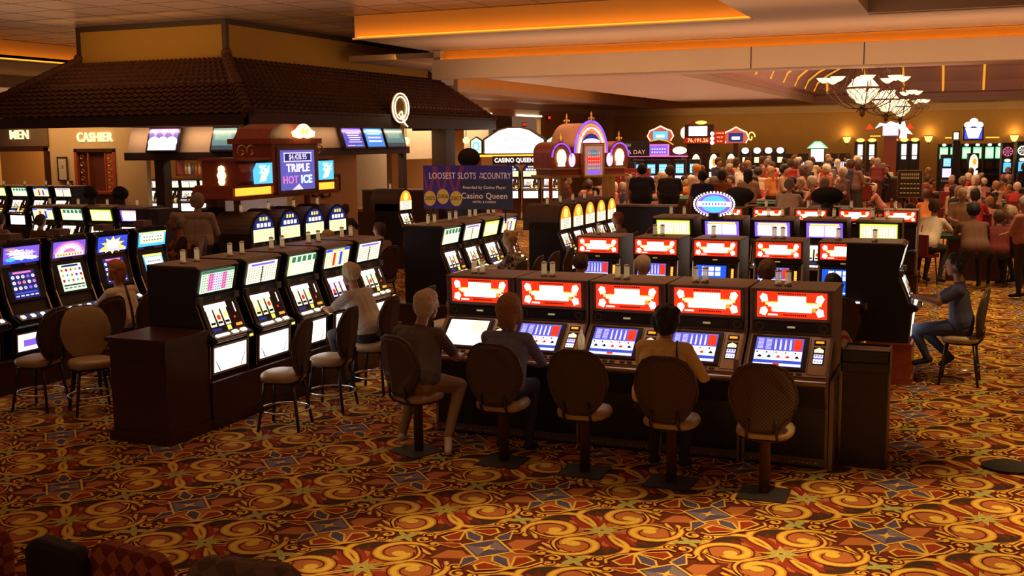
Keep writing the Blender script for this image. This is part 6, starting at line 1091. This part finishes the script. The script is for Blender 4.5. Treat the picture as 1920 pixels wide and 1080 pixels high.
# near left bank
J = sit(.18, .02, .56, .98, .05, elz=.98, hz=-.01); J.update(head=(0, .26, 1.36), neck=(0, .2, 1.23), wrL=(-.10, .58, .96), wrR=(.14, .60, .95))
person('white haired man in a pale grey striped shirt leaning to a reel slot machine', (-6.42, 11.05, 0), PI/2-.1, J, cloth('pale_grey', (.55, .52, .47)), cloth('dark_trouser', (.03, .025, .025)), HW, 'cap', w_=1.15, yaw=-.2, hs=1.06)
person('woman with short red hair in a white top seated at the left bank', (-9.45, 10.45, 0), PI/2-.05, sit(.12, 0, .45, .92), cloth('cream_white', (.62, .48, .38)), cloth('dark_trouser', (.03, .025, .025)), HR, 'bob', w_=.95)
m = MB(); m.tube([(-9.36, 10.31, 1.22), (-9.31, 10.30, 1.10), (-9.29, 10.32, .95), (-9.30, 10.36, .72)], .016, HN, 6); tag(link('shoulder_strap', m.mesh('s', True)), 'dark bag strap down the back of the red haired woman', 'bag')
person('woman with short blonde hair in a speckled dark top seated at the middle bank', (-6.38, 15.62, 0), PI/2+.05, sit(.12, .0, .55, .95, hz=.02), pattern('cloth_speckled', (.05, .03, .02), (.30, .22, .15), 14, 'checker', .9, .6), cloth('dark_trouser', (.03, .025, .025)), mat('hair_blond_grey', (.38, .22, .10), .8, scale=60), 'fluffy')
# second row players
person('bald tanned head of a man seated between the first and second poker rows, leftmost', (-4.44, 12.72, 0), 0, sit(.1), cloth('brown_shirt', (.12, .06, .04)), cloth('dark_trouser', (.03, .025, .025)), HN, 'cap', voxel=.012)
person('person in a cream baseball cap seated between the first and second poker rows', (-3.64, 12.72, 0), 0, sit(.1), cloth('tan', (.30, .18, .10)), cloth('dark_trouser', (.03, .025, .025)), mat('cap_cream', (.60, .46, .34), .8), 'cap', voxel=.012)
person('brown haired man seated before the fourth machine of the second poker row', (-2.14, 12.72, 0), 0, sit(.1), cloth('brown_shirt', (.12, .06, .04)), cloth('dark_trouser', (.03, .025, .025)), mat('hair_chestnut', (.16, .08, .04), .8, scale=60), 'short', voxel=.012)
person('player in a red and white striped shirt half hidden behind a black stool back', (-1.35, 12.6, 0), .3, sit(.05, -.12), pattern('cloth_red_stripes', (.45, .02, .02), (.7, .6, .55), 10, 'wave', .9, 1.4), cloth('dark_trouser', (.03, .025, .025)), HK, 'short', voxel=.012)
# man at right, facing -X
J = sit(.05, .0, .55, 1.02, .10, elz=1.0, feet=.34, fz=.20); J.update(head=(0, .10, 1.40), neck=(0, .04, 1.24), elL=(-.22, .26, .98), elR=(.22, .28, .98), wrL=(-.14, .56, 1.04), wrR=(.16, .52, 1.00), anL=(-.12, .36, .30), toL=(-.12, .50, .23), anR=(.14, .12, .28), toR=(.15, .22, .18), knR=(.17, .42, .58), knL=(-.12, .52, .64))
person('dark haired man in a navy short sleeved shirt seated in profile at right', (-.02, 13.85, 0), PI/2, J, cloth('navy_shirt', (.055, .055, .10)), cloth('navy_trouser', (.035, .04, .075)), HK, 'short', SKIN2, .010, 1.1, hs=1.04)
m = MB(); m.box(-13.5, -10.2, 12.65, 14.25, 0, .4, mat('step_carpet', (.22, .08, .02), 1, var=.7, scale=2.2, spec=.1)); m.box(-13.5, -11.35, 14.25, 16, 0, .4, MATS['step_carpet']); m.box(-10.22, -10.18, 12.61, 14.29, 0, .41, WOODD); m.box(-13.5, -10.18, 12.61, 12.65, 0, .41, WOODD); struct('floor_step', m, 'low raised walkway between the left banks')
make_stool('slot_stool', 'stool under the woman in the orange patterned top', None, False, (-10.6, 12.98, .40), 2.4)
# standing and seated figures at left
person('tall man in a grey long sleeved shirt standing beside the round topped machines', (-10.98, 13.75, .40), .4, stand(1), cloth('mid_grey', (.36, .29, .26)), cloth('black_trouser', (.025, .02, .02)), HG, 'short', voxel=.012, w_=1.1, sleeve='long')
person('man in a dark blue shirt standing beyond the tall grey shirted man', (-11.65, 14.9, .40), .8, stand(0), cloth('slate_blue', (.06, .07, .12)), cloth('black_trouser', (.025, .02, .02)), HG, 'short', voxel=.014)
person('woman in an orange and dark patterned top seated below the grey shirted man', (-10.62, 12.98, .40), 2.4, sit(.05, 0), pattern('cloth_orange_pattern', (.4, .14, .04), (.04, .02, .02), 5, 'checker', .9, .3), cloth('dark_trouser', (.03, .025, .025)), HG, 'fluffy', SKIN2, .012)
person('man with reddish hair in a grey checked shirt seated at the round topped bank', (-6.15, 20.6, 0), PI/2, sit(.14), cloth('grey_check', (.22, .18, .15)), cloth('dark_trouser', (.03, .025, .025)), mat('hair_auburn', (.25, .09, .04), .8, scale=60), 'short', voxel=.014, w_=1.1)
person('blond person mostly hidden between the round topped bank and the near left bank', (-9.4, 15.2, 0), PI/2, sit(.12), cloth('tan', (.30, .18, .10)), cloth('dark_trouser', (.03, .025, .025)), HB, 'short', voxel=.014)
person('person in a pink grey shirt seated at the farther of the round topped machines', (-9.4, 16.9, 0), PI/2, sit(.12), cloth('dusty_pink', (.28, .18, .15)), cloth('dark_trouser', (.03, .025, .025)), HN, 'short', voxel=.014)
for i, (x, y) in enumerate(((-17.6, 16.9), (-18.7, 16.9), (-14.6, 20.6), (-13.3, 21.8))):
    person(['player with brown hair seated before the camera facing slot row, right of the pair', 'player with brown hair at the left end of the camera facing slot row', 'person in a dull grey shirt at the corner of the bar', 'person at the bar below the TRIPLE HOT ICE sign'][i], (x, y, 0), (0, .1, -.6, .2)[i], sit(.12), cloth(('brown_shirt', 'dusty_pink', 'mid_grey', 'slate_blue')[i], (.12, .06, .04)), cloth('dark_trouser', (.03, .025, .025)), HN, 'short', voxel=.016)
# ---- the crowd round the gaming tables
FELT = mat('table_felt_green', (.02, .10, .05), .95); RAIL = mat('table_rail_leather', (.05, .025, .02), .45)
DZ = .45
def zat(x, y): return DZ if -7.95 < x < -2.55 and 24.2 < y < 44.6 else 0
m = MB(); m.box(-7.95, -2.55, 24.2, 44.6, 0, DZ, mat('dais_carpet', (.22, .08, .02), 1, var=.7, scale=2.2, spec=.1)); m.box(-7.99, -2.51, 24.16, 24.2, 0, DZ+.02, WOODD); m.box(-2.55, -2.51, 24.16, 44.6, 0, DZ+.02, WOODD); m.box(-7.99, -7.95, 24.16, 44.6, 0, DZ+.02, WOODD); struct('floor_dais', m, 'raised gaming floor behind the fourth poker row')
t = thing('pit_barrier', 'low dark blue barrier with a pale rail in front of the man in navy', 'barrier', (-7.0, 24.4, DZ)); m = MB(); m.box(-.85, .85, -.04, .04, 0, .94, mat('barrier_blue', (.05, .06, .12), .7)); link('panel', m.mesh('p'), t); m = MB(); m.box(-.9, .9, -.09, .09, .94, 1.0, mat('barrier_rail', (.45, .3, .2), .35)); bevel(link('rail', m.mesh('r'), t), .015)
def game_table(label, x, y, rz, craps=False):
    t = thing('gaming_table', label, 'table', (x, y, zat(x, y)), rz)
    if craps:
        m = MB(); m.box(-1.5, 1.5, -.7, .7, .1, .75, WOODD); link('body', m.mesh('b'), t); m = MB()
        for a, b, c, d in ((-1.55, 1.55, -.8, -.65), (-1.55, 1.55, .65, .8), (-1.55, -1.4, -.8, .8), (1.4, 1.55, -.8, .8)): m.box(a, b, c, d, .75, 1.02, RAIL)
        bevel(link('rail', m.mesh('r'), t), .03, 3); m = MB(); m.box(-1.4, 1.4, -.65, .65, .75, .78, mat('table_felt_blue', (.03, .05, .14), .95)); link('felt', m.mesh('f'), t)
    else:
        A = lambda r: [(r*math.cos(PI*k/14), r*.75*math.sin(PI*k/14)) for k in range(15)]
        m = MB(); m.prism(A(.95), .86, .92, FELT, 'z'); link('felt', m.mesh('f'), t); m = MB(); m.tube([(x_, y_, .91) for x_, y_ in A(1.0)], .06, RAIL, 8); link('rail', m.mesh('r', True), t); m = MB(); m.prism(A(.55), .0, .86, WOODD, 'z'); link('pedestal', m.mesh('p'), t)
TABLES = [(-10.0, 33.2, 1, 0), (-6.75, 28.4, 0, .3), (-6.15, 31.6, 1, .1), (-4.6, 26.6, 0, .2), (-3.9, 35.5, 0, 0), (-7.2, 37.5, 0, .4), (-5.2, 41.5, 1, .2), (-9.4, 41.2, 0, 0), (-2.9, 44.5, 0, 0), (.15, 24.0, 0, .3), (.9, 30.5, 0, -.2), (1.4, 36.5, 0, .1), (-.2, 42.0, 0, 0), (1.5, 46, 0, 0)]
for i, (x, y, cr_, rz) in enumerate(TABLES): game_table(['long craps table with blue felt behind the round topped bank', 'card table nearest the round topped bank', 'long craps table in the middle of the crowd', 'card table just behind the fourth poker row', 'card table left of the aisle in the middle distance', 'card table deep in the crowd beyond the long craps table', 'far long craps table before the distant machines', 'far card table near the blue screened machines', 'far card table beside the aisle below the chandeliers', 'nearest card table at right, by the player in the white jersey', 'second card table at right, by the player in red', 'third card table at right, beyond the player in red', 'fourth card table at right, near the double white slot towers', 'farthest card table at right, before the green slot machines'][i], x, y, rz, bool(cr_))
POSES = {}
def proto(pose, hair, w_=1.0):
    key = (pose, hair, w_)
    if key not in POSES:
        J = {'sit': sit(.12, 0, .42, .93), 'lean': sit(.26, 0, .50, .93), 'stand': stand(0), 'hold': stand(1), 'both': stand(2)}[pose]
        hc, R = head_caps(J['head']); b = remeshed(body_caps(J, w_, 'short', False)+hc, .024, 2); h = remeshed([(*q, 0) for q in hair_caps(J['head'], R, hair)], .02, 2, False) if hair else None
        for _ in range(5): b.materials.append(None)
        if h: h.materials.append(None)
        POSES[key] = (b, h)
    return POSES[key]
SHIRTS = {'cream': (.60, .42, .26), 'tan': (.42, .24, .12), 'red': (.42, .02, .015), 'maroon': (.16, .02, .02), 'grey': (.20, .15, .13), 'navy': (.03, .03, .06), 'brown': (.14, .06, .035), 'pink': (.45, .18, .15), 'orange': (.50, .16, .03), 'white': (.72, .60, .50), 'black': (.02, .015, .015), 'rust': (.30, .08, .03), 'blue': (.10, .12, .28)}
HAIRS = {'dark': HK, 'brown': HN, 'grey': HG, 'blonde': HB, 'white': HW}
count = {}; crowd_n = [0]; PEND = []
def crowd(x, y, rz, pose, col, hc, style, skin, place, s=1.0, lab=None, w_=1.0):
    b, h = proto(pose, style, w_); o = link('person', b, None, (x, y, zat(x, y)), rz); o.scale = (s, s, s)
    for k, m_ in enumerate((skin, cloth('crowd_'+col, SHIRTS[col]), cloth('dark_trouser', (.03, .025, .025)), cloth('black', (.02, .018, .016)), cloth('crowd_'+col, SHIRTS[col]))): o.material_slots[k].link = 'OBJECT'; o.material_slots[k].material = m_
    if h: q = link('hair', h, o); q.material_slots[0].link = 'OBJECT'; q.material_slots[0].material = HAIRS[hc]
    if not lab:
        lab = base = '%s haired person in %s %s %s' % (hc, col, 'seated' if pose in ('sit', 'lean') else 'standing', place); PEND.append((math.hypot(x, y), base, o, None))
    tag(o, lab, 'person', 'crowd around the gaming tables'); crowd_n[0] += 1; return o
def red_chair_bm():
    m = MB(); m.box(-.21, .21, -.2, .2, .56, .63, mat('red_leather', (.16, .012, .010), .45)); m.box(-.22, .22, -.25, -.19, .62, 1.0, MATS['red_leather']); return m
def red_chair(x, y, rz, label):
    t = thing('gaming_chair', label, 'chair', (x, y, zat(x, y)), rz, 'red chairs at the gaming tables'); red_parts(t); return t
def red_parts(t):
    P(t, 'seat', ('red',), lambda: MB().box(-.21, .21, -.2, .2, .56, .63, mat('red_leather', (.16, .012, .010), .45))); P(t, 'backrest', ('red',), lambda: MB().box(-.22, .22, -.27, -.21, .60, 1.02, MATS['red_leather']))
    for sx in (-1, 1):
        for sy_ in (-1, 1): P(t, 'leg', ('red', sx, sy_), lambda: MB().tube([(sx*.16, sy_*.15, .57), (sx*.2, sy_*.19, 0)], .014, STEEL, 5))
rg = random.Random(11); placed = [(-7.22, 25.4), (-6.72, 26.1), (-6.3, 27.2), (-5.6, 24.7), (-5.25, 25.1), (-3.7, 24.6), (-3.1, 25.0), (-.78, 23.0), (-1.12, 23.5), (.15, 22.4), (.95, 21.6), (.55, 22.9), (1.05, 24.2), (-.9, 30.0), (.1, 29.0)]
def in_table(x, y): return any(abs(x-a) < (1.75 if c else 1.15) and abs(y-b-(0 if c else .3)) < (1.0 if c else .85) for a, b, c, d in TABLES)
NAMES = ['at the blue craps table', 'by the round topped bank', 'at the middle craps table', 'behind the fourth poker row', 'at the table left of the aisle', 'deep in the crowd', 'at the far craps table', 'near the blue screened machines', 'beside the far aisle', 'at the nearest right table', 'at the second right table', 'at the third right table', 'at the fourth right table', 'at the farthest right table']
def ok(x, y, d=.42): return all((x-a)**2+(y-b)**2 > d*d for a, b in placed)
nch = 0
for ti, (x, y, cr_, rz) in enumerate(TABLES):
    n = 11 if cr_ else 7
    for k in range(n):
        a = 2*PI*k/n+rg.uniform(-.15, .15); rx, ry = (2.0, 1.25) if cr_ else (1.45, 1.2); px_, py_ = x+rx*math.cos(a), y+(0 if cr_ else .3)+ry*math.sin(a)
        if not ok(px_, py_) or px_ > 3.2 or in_table(px_, py_): continue
        if ti == 9 and k in (3, 4, 5): continue
        face = math.atan2(y+.3-py_, x-px_)-PI/2; pose = rg.choice(['hold', 'both', 'stand'] if cr_ else ['sit', 'sit', 'lean', 'hold'])
        if ti in (9, 10, 11, 12) and not cr_: pose = rg.choice(['sit', 'lean', 'sit', 'hold'])
        if ti == 1 and (k == 5): continue
        placed.append((px_, py_)); col = rg.choice(['cream', 'tan', 'red', 'maroon', 'grey', 'brown', 'pink', 'orange', 'white', 'black', 'rust', 'tan', 'cream', 'navy'] if ti < 9 else ['red', 'maroon', 'brown', 'tan', 'rust', 'grey', 'black', 'pink', 'orange'])
        hc = rg.choice(list(HAIRS)); o = crowd(px_, py_, face+rg.uniform(-.3, .3), pose, col, hc, rg.choice(['short', 'short', 'fluffy', 'bob', 'long', 'cap']), rg.choice([SKIN, SKIN, SKIN2, SKIN3]), NAMES[ti], rg.uniform(.95, 1.05))
        if pose in ('sit', 'lean'):
            PEND[-1] = (*PEND[-1][:3], red_chair(px_, py_, face, 'x'))
# walkers between the tables
for k in range(74):
    for _ in range(40):
        x = rg.uniform(-10.5, -2.75) if k < 66 else rg.uniform(-.3, 2.6); y = rg.uniform(27, 45) if rg.random() < .8 else rg.uniform(44, 49)
        if ok(x, y, .58) and math.hypot(x+10.65, y-36.3) > 1.1 and math.hypot(x+11, y-36.9) > 1 and all(abs(x-a) > (1.6 if c else 1.0) or abs(y-b) > 1.0 for a, b, c, d in TABLES) and x < (y*.0-2.7 if k < 66 else 9) : break
    placed.append((x, y)); crowd(x, y, rg.uniform(0, 6.28), rg.choice(['stand', 'hold', 'both']), rg.choice(list(SHIRTS)), rg.choice(list(HAIRS)), rg.choice(['short', 'fluffy', 'bob', 'long']), rg.choice([SKIN, SKIN2, SKIN3]), ('walking among the near tables', 'walking in the middle of the crowd', 'walking at the back of the crowd')[min(2, int((y-27)/6.6))], rg.uniform(.94, 1.06))
crowd(-7.22, 25.4, .3, 'hold', 'navy', 'dark', 'short', SKIN, '', 1.08, 'broad backed man in a navy shirt standing behind the low blue barrier', 1.12)
crowd(-6.72, 26.1, .1, 'hold', 'black', 'brown', 'short', SKIN2, '', 1.05, 'person in a black jacket standing right of the broad man in navy', 1.12)
crowd(-6.3, 27.2, 1.2, 'stand', 'cream', 'white', 'cap', SKIN, '', 1.05, 'person in a cream jacket and orange cap right of the black jacket').children[0].material_slots[0].material = mat('cap_orange', (.75, .30, .04), .8)
crowd(-5.6, 24.7, .3, 'stand', 'navy', 'dark', 'short', SKIN2, '', 1.0, 'person in dark navy standing just left of the black oval toppers')
crowd(-5.25, 25.1, -.2, 'stand', 'orange', 'brown', 'short', SKIN2, '', 1.0, 'person in a tan orange shirt overlapping the one in dark navy')
crowd(-3.7, 24.6, 0, 'lean', 'white', 'grey', 'short', SKIN, '', 1.05, 'person in a white shirt seen from behind between the two oval toppers', 1.12); crowd(-3.1, 25.0, -.4, 'lean', 'blue', 'grey', 'short', SKIN, '', 1.05, 'person in violet blue bent beside the white shirted one')
o = crowd(-.78, 23.0, -.5, 'lean', 'white', 'brown', 'short', SKIN2, '', 1.12, 'player in a white jersey with a red number at the nearest right table', 1.12); F = FR((-.04, -.10, 1.0), (1, 0, 0), (0, .35, 1)); m = MB(); text_mb(m, F, '11', .17, mat('jersey_red', (.65, .04, .01), .8), .012, 0, 0, 1, 0, .01); link('jersey_number', m.mesh('j'), o)
crowd(-1.12, 23.5, -.2, 'sit', 'white', 'dark', 'short', SKIN2, '', 1.05, 'companion in a white top left of the player in the numbered jersey')
for x, y, r in ((-.78, 23.0, -.5), (-1.12, 23.6, -.2)): nch += 1; red_chair(x, y, r, 'red leather chair under the %s in white at the nearest right table' % ('jersey wearer', 'companion')[nch % 2])
crowd(.15, 22.4, .2, 'lean', 'brown', 'dark', 'fluffy', SKIN2, '', 1.1, 'person in dull brown bending over the nearest right table', 1.12); crowd(.95, 21.6, .9, 'both', 'pink', 'grey', 'short', SKIN, '', 1.05, 'person in pale pink standing at far right, walking past the tables', 1.12); crowd(.55, 22.9, 0, 'sit', 'maroon', 'brown', 'short', SKIN2, '', 1.0, 'person in dark maroon seated beside the bending brown figure')
crowd(1.05, 24.2, 1.2, 'hold', 'cream', 'dark', 'bun', SKIN3, '', 1.0, 'dealer with dark hair in cream behind the nearest right table'); crowd(-.9, 30.0, .4, 'lean', 'orange', 'brown', 'short', SKIN2, '', 1.05, 'player in bright orange right of the poster stand'); crowd(.1, 29.0, -.2, 'sit', 'red', 'dark', 'bob', SKIN2, '', 1.1, 'dark haired player in a bright red shirt right of the orange one')

seen = {}
for d, base, o, ch in sorted(PEND, key=lambda q: q[0]):
    k = seen[base] = seen.get(base, 0)+1; lab = base if k == 1 else base+', %s nearest' % ORD[k-1]; o['label'] = lab
    if ch: ch['label'] = 'red chair under the '+lab.replace('seated ', '')
for d, base, o, ch in PEND:
    if seen[base] > 1 and not o['label'].endswith('nearest'): o['label'] += ', nearest'; 
    if ch and seen[base] > 1 and not ch['label'].endswith('nearest'): ch['label'] += ', nearest'
